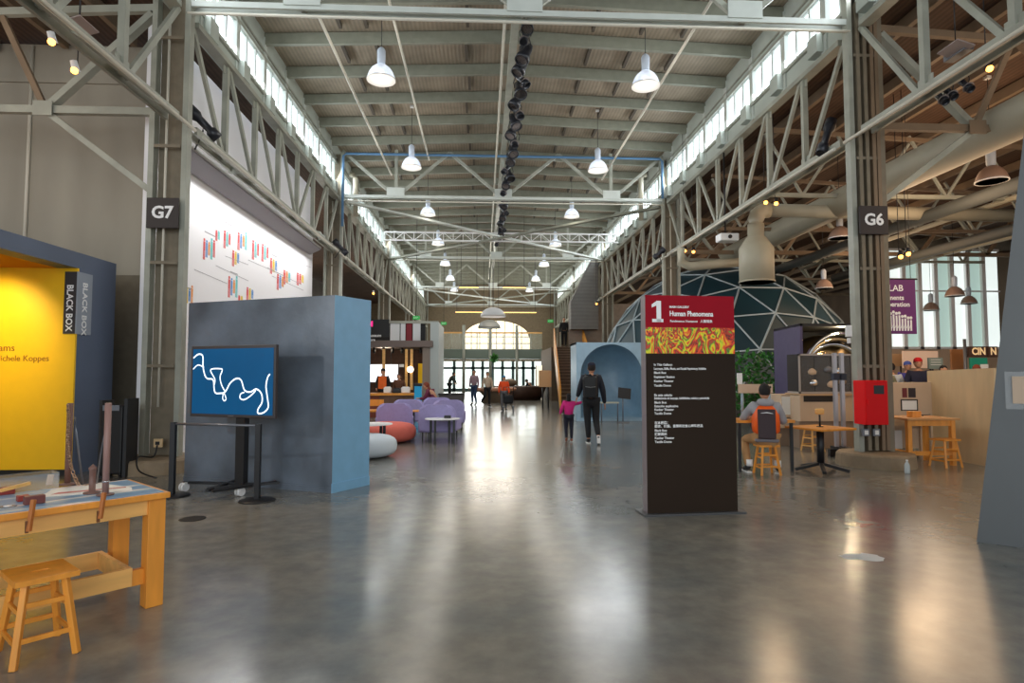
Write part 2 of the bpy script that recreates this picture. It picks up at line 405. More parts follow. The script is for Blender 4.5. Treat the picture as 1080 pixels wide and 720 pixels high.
# cross frames at each column pair
def cross(y, label):
    t = thing('cross_truss', label, 'truss', (0, y, 0)); a, b = COLX[0]+.25, COLX[1]-.25; z = 7.6
    m = MB(); m.beam((a, -.08, z), (b, -.08, z), .05, .1); m.beam((a, .08, z), (b, .08, z), .05, .1); m.build('bottom_chord', STEELW, t)
    MB().tube((a, -.1, z-.17), (b, -.1, z-.17), .025).build('pipe', PIPE, t)
    zz = 9.2; L = b-a
    X = [a, a+L*.165, a+L*.33, CX, a+L*.67, a+L*.835, b]
    prs = [(X[0], zz, X[1], z), (X[1], z, X[2], zz), (X[2], zz, X[3], z), (X[3], z, X[4], zz), (X[4], zz, X[5], z), (X[5], z, X[6], zz)]
    for p in prs: MB().beam((p[0], 0, p[1]), (p[2], 0, p[3]), .07, .1).build('diagonal', STEEL, t)
    for x in (X[1], X[3], X[5]): MB().beam((x, 0, z), (x, 0, 9.25), .1).build('vertical', STEEL, t)
    for x in (X[1], X[3], X[5]): MB().box((x, -.12, z+.16), (.6, .02, .3)).build('gusset', STEELW, t)
    return t
for k in range(5): cross(COLY[k], 'steel roof frame spanning the nave at the %s column pair' % ['first, lettered,', 'second', 'third', 'fourth', 'fifth'][k])
# flat X bracing between pairs 2-3 and 4-5
for k, w in ((1, 'nearer'), (3, 'farther')):
    for (xa, xb, nm) in ((COLX[0]+.3, COLX[1]-.3, 'left to right'), (COLX[1]-.3, COLX[0]+.3, 'right to left')):
        o = MB().beam((xa, COLY[k]+.2, 7.5 if xa < 0 else 7.44), (xb, COLY[k+1]-.2, 7.5 if xa < 0 else 7.44), .16, .08).build('brace_bar', STEELW if xa < 0 else RAFT)
        tag(o, 'flat diagonal brace bar of the %s overhead cross, running %s away' % (w, nm), 'brace')
# aisle frames at the lettered columns
def aisle(x0, s, label, mt):
    t = thing('aisle_truss', label, 'truss', (0, 10, 0)); z = 5.8; z2 = 7.45
    e = s*10
    MB().beam((x0, 0, z), (x0+e, 0, z), .1, .12).build('bottom_chord', mt, t)
    MB().beam((x0, 0, z2+.1), (x0+e, 0, z2-.45), .1, .12).build('top_chord', mt, t)
    for k in range(4):
        a = x0+s*(k*2.5); MB().beam((a+s*.1, 0, z2), (a+s*1.75, 0, z), .14, .1).build('diagonal', RUST if k % 2 else STEEL, t)
        MB().beam((a+s*1.75, 0, z), (a+s*2.5, 0, z2-.1), .07, .09).build('diagonal', RUST, t)
    MB().beam((x0+s*1.75, 0, z-.02), (x0, 0, z-1.35), .07, .09).build('knee_brace', STEEL, t)
    m = MB(); m.box((x0+s*1.75, -.085, z), (.3, .02, .24)); m.build('gusset', mt, t)
aisle(COLX[0]-.25, -1, 'steel aisle frame reaching left from the G7 column', STEEL)
aisle(COLX[1]+.25, 1, 'brown steel aisle frame reaching right from the G6 column', RUST)
for k, w in ((1, 'second'), (2, 'third')):
    t = thing('aisle_truss', 'steel aisle frame reaching right from the %s right column' % w, 'truss', (0, COLY[k], 0)); x0 = 6.85; z, z2 = 5.8, 7.45
    MB().beam((x0, 0, z), (22, 0, z), .1, .14).build('bottom_chord', RUST, t)
    for q in range(6):
        a = x0+q*2.5; MB().beam((a, 0, z2), (a+1.25, 0, z), .1).build('diagonal', STEEL, t); MB().beam((a+1.25, 0, z), (a+2.5, 0, z2-.1), .1).build('diagonal', RUST, t)
# conduits hung beneath the nave roof
for (x, z, lab) in ((-3.2, 8.45, 'long thin conduit under the roof, farthest left'), (-1.9, 9.0, 'long thin conduit under the roof between the left lamps and the ridge'), (4.2, 8.4, 'long thin conduit under the roof on the right'), (.42, 8.6, 'long conduit hung beside the ridge beam')):
    o = MB().tube((x, 8, z), (x, 21 if abs(x) > 1 else 45, z), .03).build('conduit', PIPE); tag(o, lab, 'conduit')
for (x, y, lab) in ((COLX[0]+.33, 20.6, 'left'), (COLX[1]-.33, 20.6, 'right')):
    BLU = mat('blue_pipe_paint', (90, 130, 168), .5)
o = MB().path([(COLX[0]+.35, 20.5, 6.5), (COLX[0]+.35, 20.5, 8.92), (COLX[0]+.45, 20.5, 9.0), (COLX[1]-.45, 20.5, 9.0), (COLX[1]-.35, 20.5, 8.92), (COLX[1]-.35, 20.5, 7.6)], .045).build('blue_pipe', BLU)
tag(o, 'blue pipe crossing under the roof between the second column pair', 'pipe')
# white box truss crossing far nave
t = thing('box_truss', 'white lighting box truss crossing the nave under the brace bars', 'truss', (0, 27, 0))
zb = at(500, 254, 27).z; zt_ = at(500, 248, 27).z+.1
for z in (zb, zt_): MB().b2((-4.4, -.03, z-.03), (6.1, .03, z+.03)).build('chord', WHT, t)
m = MB()
for k in range(24):
    x = -4.4+k*.4375; m.beam((x, 0, zb), (x+.4375, 0, zt_), .025) if k % 2 else m.beam((x, 0, zt_), (x+.4375, 0, zb), .025); m.beam((x, 0, zb), (x, 0, zt_), .03)
m.build('lacing', WHT, t)
struct('wall_right_outer', MB().b2((24.0, -3, 0), (24.2, 60, 8)), mat('outer_wall_tan', (120, 104, 88), .8, noise=.15, nscale=1))
for k, y in enumerate((14.5, 18, 23, 27.5)):
    t = thing('aisle_truss', 'slender background roof frame in the right aisle, %s behind the lettered frame' % ORD[k].replace('nearest', 'first'), 'truss', (0, y, 0)); x0 = 7.0
    MB().beam((x0, 0, 5.95), (19.9, 0, 5.95), .08, .1).build('bottom_chord', RUST if k % 2 else STEEL, t); MB().beam((x0, 0, 7.6), (19.9, 0, 6.95), .08, .1).build('top_chord', RUST, t)
    for q in range(7):
        a = x0+q*1.85; MB().beam((a, 0, 7.5), (a+.92, 0, 5.95), .06).build('diagonal', STEEL, t); MB().beam((a+.92, 0, 5.95), (a+1.85, 0, 7.3), .06).build('diagonal', STEEL, t)
for k, (x, z) in enumerate(((11.5, 5.6), (13.2, 5.9), (14.6, 5.5), (16.5, 5.8))):
    o = MB().tube((x, 6, z), (x, 24.4, z), .07 if k % 2 else .16, n=14).build('aisle_pipe', DUCT if k % 2 else mat('dark_duct', (90, 94, 92), .5)); tag(o, ['dark round duct', 'thin pale pipe', 'lower dark round duct', 'outermost thin pale pipe'][k]+' running away under the right aisle roof', 'pipe')
# ================================================================== LEFT SIDE
struct('wall_left_aisle', MB().b2((-20, 11.6, 3.35), (-5.75, 11.75, 7.75)).b2((-20, 11.55, 7.0), (-5.75, 11.6, 7.1)), GREYWALL)
struct('wall_left_aisle_lower', MB().b2((-20, 11.5, 0), (-5.75, 11.75, 3.35)), mat('grey_wall_lower', (112, 104, 88), .7, noise=.1))
struct('wall_left_mural', MB().b2((-5.75, 10.4, 0), (-5.58, 20.0, 7.55)), WHITE)
struct('wall_left_far', MB().b2((-11, 20.2, 0), (-10.8, 56, 7.6)), mat('far_dark_wall', (70, 62, 54), .8, noise=.2, nscale=1))
# mural print: clusters of coloured figures
mural = thing('wall_chart', 'huge white wall chart of coloured people pictograms and captions', 'chart', (-5.58, 10.45, 0))
MB().b2((0, 0, .52), (.02, 9.45, zt(329, 270, 19.9))).build('board', mat('chart_white', (250, 248, 250), .55), mural)
cols = [mat('print_red', (226, 84, 84), .6), mat('print_orange', (244, 160, 80), .6), mat('print_yellow', (240, 205, 60), .6), mat('print_teal', (110, 205, 205), .6), mat('print_blue', (96, 150, 210), .6), mat('print_grey', (178, 174, 178), .6)]
cl = [(222, 262, 24, 5), (241, 252, 20, 3), (257, 254, 20, 4), (250, 272, 18, 3), (271, 263, 22, 3), (281, 266, 20, 3), (290, 280, 18, 3), (297, 297, 18, 3), (304, 292, 16, 3), (318, 294, 14, 3), (200, 311, 22, 4), (247, 302, 24, 4), (265, 310, 16, 3), (231, 243+5, 12, 2), (255, 315, 8, 2)]
m = MB()
for (px, py, hp, n) in cl:
    for k in range(n):
        p = atx(px+(k-n/2)*2.6, py, -5.555); h = hp/FPX*p.y*(.95-.18*(k % 3)); m.mi = [0, 1, 2, 3, 4][(k*7+px) % 5] if k else 0
        y, z = p.y-10.45, p.z; w = 1.9*p.y**2/(640*5.56)
        m.b2((.021, y-w/2, z-h*.1), (.024, y+w/2, z+h*.33)); m.b2((.021, y-w/2, z-h/2), (.024, y-w*.1, z-h*.1)); m.b2((.021, y+w*.1, z-h/2), (.024, y+w/2, z-h*.1))
        m.box((.0225, y, z+h*.41), (.003, w*.8, h*.12))
m.mi = 5
for (px, py, L) in ((222, 247, .5), (241, 236, .4), (257, 238, .4), (271, 250, .3), (290, 270, .4), (196, 303, .5), (247, 288, .4), (281, 256, .3)):
    p = atx(px, py, -5.555); m.b2((.021, p.y-10.45-L/2, p.z-.01), (.023, p.y-10.45+L/2, p.z+.015))
for (a, b) in (((205, 284), (240, 299)), ((228, 280), (262, 296)), ((262, 274), (300, 291)), ((287, 291), (320, 306)), ((238, 270), (262, 279)), ((282, 282), (318, 300)), ((312, 276), (328, 282)), ((192, 200), (196, 203)), ((192, 213), (200, 218)), ((192, 225), (200, 229)), ((192, 236), (200, 240))):
    p = atx(*a, -5.555); q = atx(*b, -5.555)
    m.beam((.022, p.y-10.45, p.z), (.022, q.y-10.45, q.z), .006, .010)
for k in range(6):
    b2_ = m.bm.copy(); bmesh.ops.delete(b2_, geom=[f for f in b2_.faces if f.material_index != k], context='FACES'); q = MB(); q.bm.free(); q.bm = b2_
    for f in q.bm.faces: f.material_index = 0
    q.build('pictogram_print' if k < 5 else 'caption_print', cols[k], mural)
m.bm.free()
# linear wall washer over the chart
t = thing('wall_washer', 'long grey linear light fixture above the wall chart', 'lamp', (-5.2, 10.5, 5.5))
MB().ex([(0, 0, 0), (.03, 0, .02), (.03, 0, -.03), (-.3, 0, -.2), (-.3, 0, -.16)], (0, 8.9, 0)).build('reflector', mat('washer_grey', (150, 146, 150), .5), t)
MB().b2((-.02, 0, .0), (.05, 8.9, .05)).build('housing', WHT, t)
area('wall_washer_light', (-5.2, 15, 5.32), (0, R(-18), 0), .12, 8.6, 110, (1, 1, 1))
# black box entrance
BLUEW = mat('blue_grey_paint', (92, 104, 126), .5, noise=.05, nscale=2)
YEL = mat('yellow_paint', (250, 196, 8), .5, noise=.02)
YE = 9.52; XW = at(82, 320, YE).x; YX = atx(122, 300, XW).y; HT = atx(122, 278, XW).z; HS = at(75, 283, YE).z
struct('wall_left_entrance', MB().b2((-10.5, YE+.02, 0), (XW, YX, HT)).b2((XW-.3, 2, HS), (XW, YE+.02, HT)), BLUEW)
struct('wall_left_niche', MB().b2((-10.5, YE-.02, .09), (XW-.005, YE+.015, HS)), YEL)
struct('baseboard_left', MB().b2((-10.5, YE-.03, 0), (XW-.005, YE+.0, .09)), BLACKM)
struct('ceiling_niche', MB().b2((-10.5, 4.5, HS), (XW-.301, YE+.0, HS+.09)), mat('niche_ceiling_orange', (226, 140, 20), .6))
struct('wall_left_niche_back', MB().b2((-10.6, 4.5, 0), (-10.5, YE, HS)), YEL)
bn = thing('banner_sign', 'narrow vertical dark and grey banner reading BLACK BOX', 'sign', (0, 0, 0))
p = at(76, 318, YE-.05); zA, zB = at(76, 284, YE).z, at(76, 352, YE).z
b1 = MB().b2((at(70, 300, YE).x, YE-.04, zB), (XW+.0, YE-.022, zA-.04)).build('dark_face', mat('banner_dark', (52, 48, 50), .6), bn)
b2 = MB().b2((XW, YE-.04, zB), (XW+.02, YE+.3, zA-.04)).build('grey_face', mat('banner_grey', (150, 158, 170), .6), bn)
text('lettering', 'BLACK BOX', .13, LET, b1, (at(76, 300, YE).x, YE-.044, (zA+zB)/2-.1), rot=(PI/2, PI/2, 0), align='CENTER', off=.003)
text('lettering', 'BLACK BOX', .15, LET, b2, (XW+.024, YE+.12, (zA+zB)/2-.1), rot=(PI/2, PI/2, PI/2), align='CENTER', off=.003)
tx = thing('wall_lettering', 'small brown exhibition title lettering on the yellow wall', 'lettering', (0, YE-.024, 0))
BR = mat('brown_lettering', (150, 92, 10), .7)
q = at(17, 367, YE); text('title', 'grams', .15, BR, tx, (q.x, 0, q.z), align='RIGHT')
q = at(53, 378, YE); text('name_line', 'Michele Koppes', .125, BR, tx, (q.x, 0, q.z), align='RIGHT')
spot('niche_spot', (at(5, 330, YE).x-.1, YE-1.3, HS-.1), (at(2, 350, YE).x, YE, 2.1), 160, 75, (1, .78, .3), .8)
o = MB().tube((0, 0, 3.2), (0, 0, 7.7), .03).build('drop_conduit', PIPE, loc=(at(28, 200, 11.57).x, 11.575, 0)); tag(o, 'thin pale vertical conduit on the grey wall above the blue entrance', 'conduit')
# black cart by the entrance
t = thing('equipment_rack', 'black upright equipment cart beside the blue entrance wall', 'rack', fl(114, 504)+Vector((0, .2, 0)))
MB().box((0, 0, .55), (.32, .35, 1.0), bev=.02).build('body', BLACKM, t); MB().box((.2, -.02, .58), (.05, .3, 1.15)).build('side_rail', BLACK, t); MB().box((-.17, 0, .58), (.04, .3, 1.1)).build('side_rail', BLACK, t)
MB().box((0, -.18, 1.02), (.24, .02, .08)).build('handle', GREYM, t)
for sx in (-1, 1):
    for sy in (-1, 1): MB().tube((sx*.12-.02, sy*.1, .04), (sx*.12+.02, sy*.1, .04), .04).build('castor', BLACK, t)
# ---------- blue partition box
A, B_, D = fl(350, 520), fl(194, 507), fl(389, 511)
Cc = B_+(D-A); HB = at(350, 311, A.y).z
PB = mat('slate_mottled_sheen', (96, 106, 118), .36, noise=.35, nscale=1.6, bump=.5, bscale=3)  # mottled light and sheen on the slate put into the colour noise
PB2 = mat('sky_blue_paint', (122, 172, 206), .4, noise=.05, nscale=5, bump=.1)
def blue_box():
    t = thing('partition_block', 'tall freestanding blue partition block behind the television', 'partition', A)
    b = [Vector(v)-A for v in (A, B_, Cc, D)]; m = MB()
    m.prism(b, .0, HB); o = m.build('body', [PB, PB2], t, recalc=True)
    for p in o.data.polygons:
        c = p.center; nrm = p.normal
        if nrm.x > .7: p.material_index = 1
    u = (b[1]).normalized(); v = (b[3]).normalized()
    MB().ex([v*.0-u*.012-v*.012, b[3]-u*.012, b[3]-u*.012+Vector((0, 0, .12)), -u*.012-v*.012+Vector((0, 0, .12))], u*.012).build('kick_board', PB2, t)
    MB().ex([-v*.012, b[1]-v*.012, b[1]-v*.012+Vector((0, 0, .07)), -v*.012+Vector((0, 0, .07))], v*.012).build('kick_board', PB, t)
    return t
blue_box()
wu = (B_-A).normalized(); wv = (D-A).normalized(); WANG = math.atan2(-wu.y, -wu.x)   # wall x-axis (left->right) angle
# ---------- television on wheeled stand
tvc = at(246, 402, 7.95)
tv = thing('television', 'large wall-mount style television showing a white river on blue, on a wheeled stand', 'television', (tvc.x, tvc.y, 0), WANG)
W2, H2 = .70, .46; zc = tvc.z
MB().box((0, 0, zc), (W2*2, .05, H2*2), bev=.008).build('bezel', mat('tv_bezel', (58, 54, 56), .4), tv)
SCR = mat('screen_blue', (3, 58, 92), .5, noise=.25, nscale=1, emit=.42, ecol=(4, 92, 146), spec=.2)
scr = MB().box((0, -.026, zc), (W2*2-.07, .006, H2*2-.08)).build('screen', SCR, tv)
RIV = mat('river_white', (240, 248, 255), .5, emit=1.0)
def riv(pts, w):
    s = [((x-268)/196*(W2-.035)+0, -(y-327)/137*(H2-.04)+zc) for x, y in pts]
    # map 72..463 horizontally, 190..465 vertically in the measured crop
    return smooth2d([(a, b) for a, b in s]), w
def ribbon(m, pts, w, y):
    L = []; n = len(pts)
    for i, p in enumerate(pts):
        d = (pts[min(i+1, n-1)]-pts[max(i-1, 0)]); d = d.normalized() if d.length else Vector((1, 0)); nn = Vector((-d.y, d.x))*w
        L.append((p+nn, p-nn))
    for a, b in zip(L, L[1:]):
        m.face([(a[0].x, y, a[0].y), (b[0].x, y, b[0].y), (b[1].x, y, b[1].y), (a[1].x, y, a[1].y)])
m = MB()
for pts, w in ([(75, 228), (100, 212), (122, 220), (125, 262), (135, 300), (150, 316), (178, 322), (188, 372), (215, 377), (240, 370), (262, 335), (290, 316), (315, 322), (332, 362), (360, 370), (388, 358), (412, 376), (416, 410), (398, 440), (400, 456), (425, 452), (445, 430), (440, 390), (433, 345), (440, 310), (450, 297)], .0095), \
        ([(75, 276), (100, 258), (130, 268)], .007), ([(240, 370), (222, 345), (212, 310), (222, 280), (210, 274), (172, 275), (165, 285), (186, 318), (185, 340)], .008), ([(230, 375), (228, 400), (238, 408), (244, 398), (235, 378)], .007), \
        ([(332, 372), (315, 378), (312, 395), (330, 402), (355, 390), (380, 370), (384, 360)], .008):
    pp, ww = riv(pts, w); ribbon(m, pp, ww, -.031)
m.build('river_picture', RIV, scr, recalc=False)
MB().box((0, -.028, zc-H2+.018), (.09, .004, .012)).build('maker_plate', GREYM, tv)
MB().box((.1, .07, .72), (.14, .08, 1.2)).build('stand_post', BLACK, tv)
MB().box((.1, .05, zc), (.5, .05, .4)).build('mount', BLACK, tv)
for s in (-1, 1):
    MB().beam((.1+s*.04, -.42, .12), (.1+s*.3, .36, .12), .045, .03).build('foot_bar', BLACK, tv)
MB().beam((-.6, -.1, .125), (.35, .12, .125), .045, .03).build('cross_bar', BLACK, tv)
MB().beam((-.02, -.35, .125), (.5, .3, .125), .045, .03).build('cross_bar', BLACK, tv)
for (px, py) in ((195, 518), (243, 509), (254, 523), (287, 512)):
    p = fl(px, py); M = Matrix.Rotation(-WANG, 3, 'Z'); q = M @ (p-Vector((tvc.x, tvc.y, 0)))
    m = MB(); m.tube((q.x-.02, q.y, .055), (q.x+.02, q.y, .055), .055); m.tube((q.x-.055, q.y, .055), (q.x-.035, q.y, .055), .055); m.box((q.x, q.y, .09), (.05, .06, .04)); m.build('castor', WHT, tv)
# ---------- rail barrier
RB = fl(271, 528); LB = fl(181, 523)
t = thing('rail_barrier', 'black two-post barrier with a thin top rail in front of the television', 'barrier', (0, 0, 0)); zr = at(271, 447, RB.y).z
for p in (RB, LB):
    MB().box((p.x, p.y, zr/2), (.06, .06, zr)).build('post', BLACK, t); MB().lathe([(.21, 0), (.21, .01), (.19, .02), (.05, .025)], (p.x, p.y, 0), 28).build('base_disc', BLACK, t)
MB().tube((LB.x, LB.y, zr-.02), (RB.x, RB.y, zr-.02), .016).build('rail', GREYM, t)
spot('partition_track_spot', (-6.0, 5.2, 2.9), tuple(at(300, 420, 8.4)), 120, 50, (.92, .97, 1), .4, .03)
# outlet on G7 column
t = thing('power_outlet', 'tan power outlet box with a black lead low on the G7 column', 'outlet', (0, 0, 0)); p = at(167, 467, 9.83)
MB().box(p, (.13, .04, .13), bev=.005).build('plate', PLY, t); MB().box(p+Vector((0, -.025, 0)), (.06, .02, .05)).build('plug', BLACK, t)
MB().path(smooth2d([(p.x, p.y-.03, p.z-.03), (p.x-.02, p.y-.1, p.z-.2), (p.x+.0, p.y-.55, .3), (p.x+.1, p.y-.7, .12), (p.x+.4, p.y-.8, .03)], 5), .012).build('cord', BLACK, t)
# ================================================================== LEFT TABLE
FR = fl(180, 518, .74); bk = (fl(128, 505, .74)-FR); fr_ = (fl(0, 540, .74)-FR); print('TABLE', bk, fr_); d = (fr_.normalized()*.6+Vector((-bk.y, bk.x, 0)).normalized()).normalized(); n_ = Vector((d.y, -d.x, 0)); ANG = math.atan2(-d.y, -d.x)
def tl(u, v, z=0): return (-u, v, z)        # u left from right front corner, v back
tb = thing('exhibit_table', 'orange wooden exhibit table with a blue printed top', 'table', (FR.x, FR.y, 0), ANG)
LT, DT = 1.95, .76
MB().b2(tl(LT, 0, .70), tl(0, DT, .737), bev=.004).build('table_top', PINE, tb)
PR = bpy.data.materials.new('blue_map_print'); PR.use_nodes = True
def map_mat():
    nt = PR.node_tree; b = nt.nodes['Principled BSDF']; tc = nt.nodes.new('ShaderNodeTexCoord'); mp = nt.nodes.new('ShaderNodeMapping'); mp.inputs['Scale'].default_value = (1.2, 5, 1); mp.inputs['Rotation'].default_value = (0, 0, .5)
    nz = nt.nodes.new('ShaderNodeTexNoise'); nz.inputs['Scale'].default_value = 1.5; nz.inputs['Detail'].default_value = 2
    rp = nt.nodes.new('ShaderNodeValToRGB'); e = rp.color_ramp.elements; e[0].position = .45; e[0].color = (*lin((110, 156, 196)), 1); e[1].position = .56; e[1].color = (*lin((150, 184, 205)), 1)
    x = e.new(.62); x.color = (*lin((240, 232, 228)), 1); x = e.new(.76); x.color = (*lin((190, 90, 80)), 1)
    nt.links.new(tc.outputs['Object'], mp.inputs[0]); nt.links.new(mp.outputs[0], nz.inputs[0]); nt.links.new(nz.outputs[0], rp.inputs[0]); nt.links.new(rp.outputs[0], b.inputs['Base Color']); b.inputs['Roughness'].default_value = .3
map_mat()
MB().b2(tl(LT-.03, .03, .737), tl(.03, DT-.03, .741)).build('printed_surface', PR, tb)
MB().ex([tl(.62, .40, .742), tl(.16, .22, .742), tl(.12, .34, .742), tl(.2, .66, .742), tl(.5, .66, .742)], (0, 0, .0015)).build('white_map_sheet', PAPER, tb)
MB().ex([tl(.55, .45, .744), tl(.15, .36, .744), tl(.14, .39, .744), tl(.5, .5, .744)], (0, 0, .001)).build('red_map_line', mat('map_red', (196, 110, 100), .5), tb)
MB().b2(tl(LT-.1, .05, .60), tl(.1, .08, .70)).build('apron', PINEL, tb); MB().b2(tl(LT-.1, DT-.08, .60), tl(.1, DT-.05, .70)).build('apron', PINEL, tb)
MB().b2(tl(.09, .1, .60), tl(.06, DT-.1, .70)).build('apron', PINEL, tb)
for (u, v) in ((.015, .03), (.03, DT-.13), (LT-.16, .03), (LT-.16, DT-.13)):
    MB().b2(tl(u+.105, v, 0), tl(u, v+.105, .70), bev=.004).build('leg', PINE, tb)
m = MB(); z0, z1 = .155, .27
m.b2(tl(LT-.2, .07, z0), tl(.19, .1, z1)); m.b2(tl(LT-.2, DT-.12, z0), tl(.19, DT-.09, z1)); m.b2(tl(.22, .1, z0), tl(.19, DT-.12, z1)); m.b2(tl(LT-.2, .1, z0), tl(LT-.17, DT-.12, z1))
m.build('lower_tray', PINEL, tb)
MB().b2(tl(.2, .08, .15), tl(.12, .12, .25)).build('tray_bracket', PINE, tb)
MB().b2(tl(.2, DT-.13, .15), tl(.15, DT-.1, .25)).build('tray_bracket', PINE, tb)
zt0 = .741
def onT(px, py, z=.741): return fl(px, py, z)
WD = mat('dark_rod_brown', (120, 88, 78), .5, noise=.1)
CHN = mat('chain_links', (186, 150, 120), .35, metal=.4)
t = thing('rod_stand', 'tall brown rod on the table with a chain hanging down it', 'rod', onT(71, 511)); h = at(70, 425, t.location.y).z-.741
MB().tube((0, 0, 0), (0, 0, h), .019).build('rod', WD, t); MB().lathe([(.05, 0), (.05, .008), (.02, .014)], n=20).build('base', WD, t)
def chain(t, pts, mt):
    pts = smooth2d(pts, 8); m = MB(); k = 0; acc = 0
    for a, b in zip(pts, pts[1:]):
        acc += (b-a).length
        if acc > .017:
            acc = 0; k += 1; dd = (b-a).normalized(); sd = dd.cross(Vector((1, 0, 0) if k % 2 else (0, 1, 0.3))).normalized()*.012
            ring = [b+dd*math.cos(q*PI/3)*.017+sd*math.sin(q*PI/3) for q in range(7)]
            m.path(ring, .0042, 5)
    return m.build('chain', mt, t)
chain(t, [(.0, -.03, h), (.012, -.03, h-.12), (.01, -.03, h-.26), (.03, -.03, h-.4), (.07, -.03, h-.52), (.11, -.03, h-.58), (.16, -.02, h-.57)], CHN)
t = thing('rod_stand', 'tall plain pinkish brown rod standing near the table front', 'rod', onT(111, 522)); h = at(111, 425, t.location.y).z-.741
MB().tube((0, 0, 0), (0, 0, h), .019).build('rod', mat('pink_brown_rod', (150, 116, 108), .5), t); MB().lathe([(.05, 0), (.05, .008), (.02, .014)], n=20).build('base', WD, t); MB().tube((0, 0, .085), (0, 0, .092), .021).build('ring', CHROME, t)
t = thing('short_post', 'short pointed brown post on the table between the tall rods', 'post', onT(97, 520))
MB().lathe([(.05, 0), (.05, .008), (.019, .014), (.019, .15), (.024, .155), (.024, .165), (.001, .19)], n=20).build('post', WD, t)
o = MB().path([onT(87, 511)+Vector((0, 0, .01)), at(80, 455, 4.3), at(79, 440, 4.35)], .008).build('thin_lever', GREYM); tag(o, 'thin grey lever rising behind the chain rod on the table', 'lever')
o = MB().path([onT(102, 511)+Vector((0, 0, .01)), at(106, 480, 4.2), at(111, 455, 4.1)], .005).build('thin_wire', GREYM); tag(o, 'thin wire leaning against the plain tall rod', 'wire')
# acrylic box and blocks at left
t = thing('acrylic_cover', 'low clear acrylic cover at the back of the blue table top', 'cover', onT(62, 514)-Vector((0, 0, 0)), ANG)
MB().b2((-.9, 0, 0), (0, .008, .1), bev=.002).build('front_pane', GLASS, t); MB().b2((-.008, 0, 0), (0, .14, .1)).build('end_pane', GLASS, t); MB().b2((-.9, 0, .1), (0, .14, .106)).build('top_pane', GLASS, t)
RD = mat('red_wood_block', (150, 52, 40), .5, noise=.1); RD2 = mat('maroon_wood_block', (110, 56, 50), .5)
for (px, py, sx, sz, mm, lb) in ((6, 521, .09, .045, RD, 'small bright red block at the left end of the table'), (36, 531, .1, .05, RD2, 'maroon block on the blue top beside the wooden arm'), (24, 528, .06, .035, RD, 'red block partly behind the wooden arm')):
    p = onT(px, py); o = MB().box((0, 0, sz/2), (sx, .05, sz), bev=.004).build('wood_block', mm, loc=p, rot=(0, 0, ANG)); tag(o, lb, 'block')
o = MB().box((0, 0, .015), (.035, .02, .07), bev=.003).build('pale_tile', PLYP, loc=onT(52, 512)+Vector((0, 0, .025)), rot=(0, .15, ANG)); tag(o, 'small pale wooden tile standing by the acrylic cover', 'tile')
for (px, py, py2, lb, s) in ((105, 519, 545, 'short wooden clip arm hooked over the table front edge', 1), (30, 516, 556, 'long wooden clip arm at the left, hooked over the table front edge', 1.3)):
    p = onT(px, 535 if px < 60 else 527); t = thing('clip_arm', lb, 'clip', (p.x, p.y, 0), ANG)
    f = fl(px, 531 if px > 60 else 541, .741); t.location = (f.x, f.y, 0)
    MB().beam((0, -.02, .655-.04*(s-1)), (.02, -.005, .775+.03*s), .022, .022, bev=.003).build('arm', mat('brown_wood', (176, 104, 44), .5, noise=.15), t)
    MB().b2((-.014, -.02, .635), (.0, .0, .70)).build('hook', mat('dark_bolt_wood', (110, 66, 34), .6), t)
o = MB().beam(onT(0, 524)+Vector((0, 0, .04)), onT(31, 519)+Vector((0, 0, .06)), .02, .02).build('wood_rail', PINEL); tag(o, 'thin wooden rail above the red blocks', 'rail')
t = thing('map_wheel_print', 'round grey printed wheel drawing lying on the table top', 'print', onT(8, 534))
MB().lathe([(.045, 0), (.045, .002), (.03, .002)], n=24).build('disc', GREYM, t); MB().lathe([(.02, .002), (.02, .006), (.001, .006)], n=20).build('hub', WHT, t)
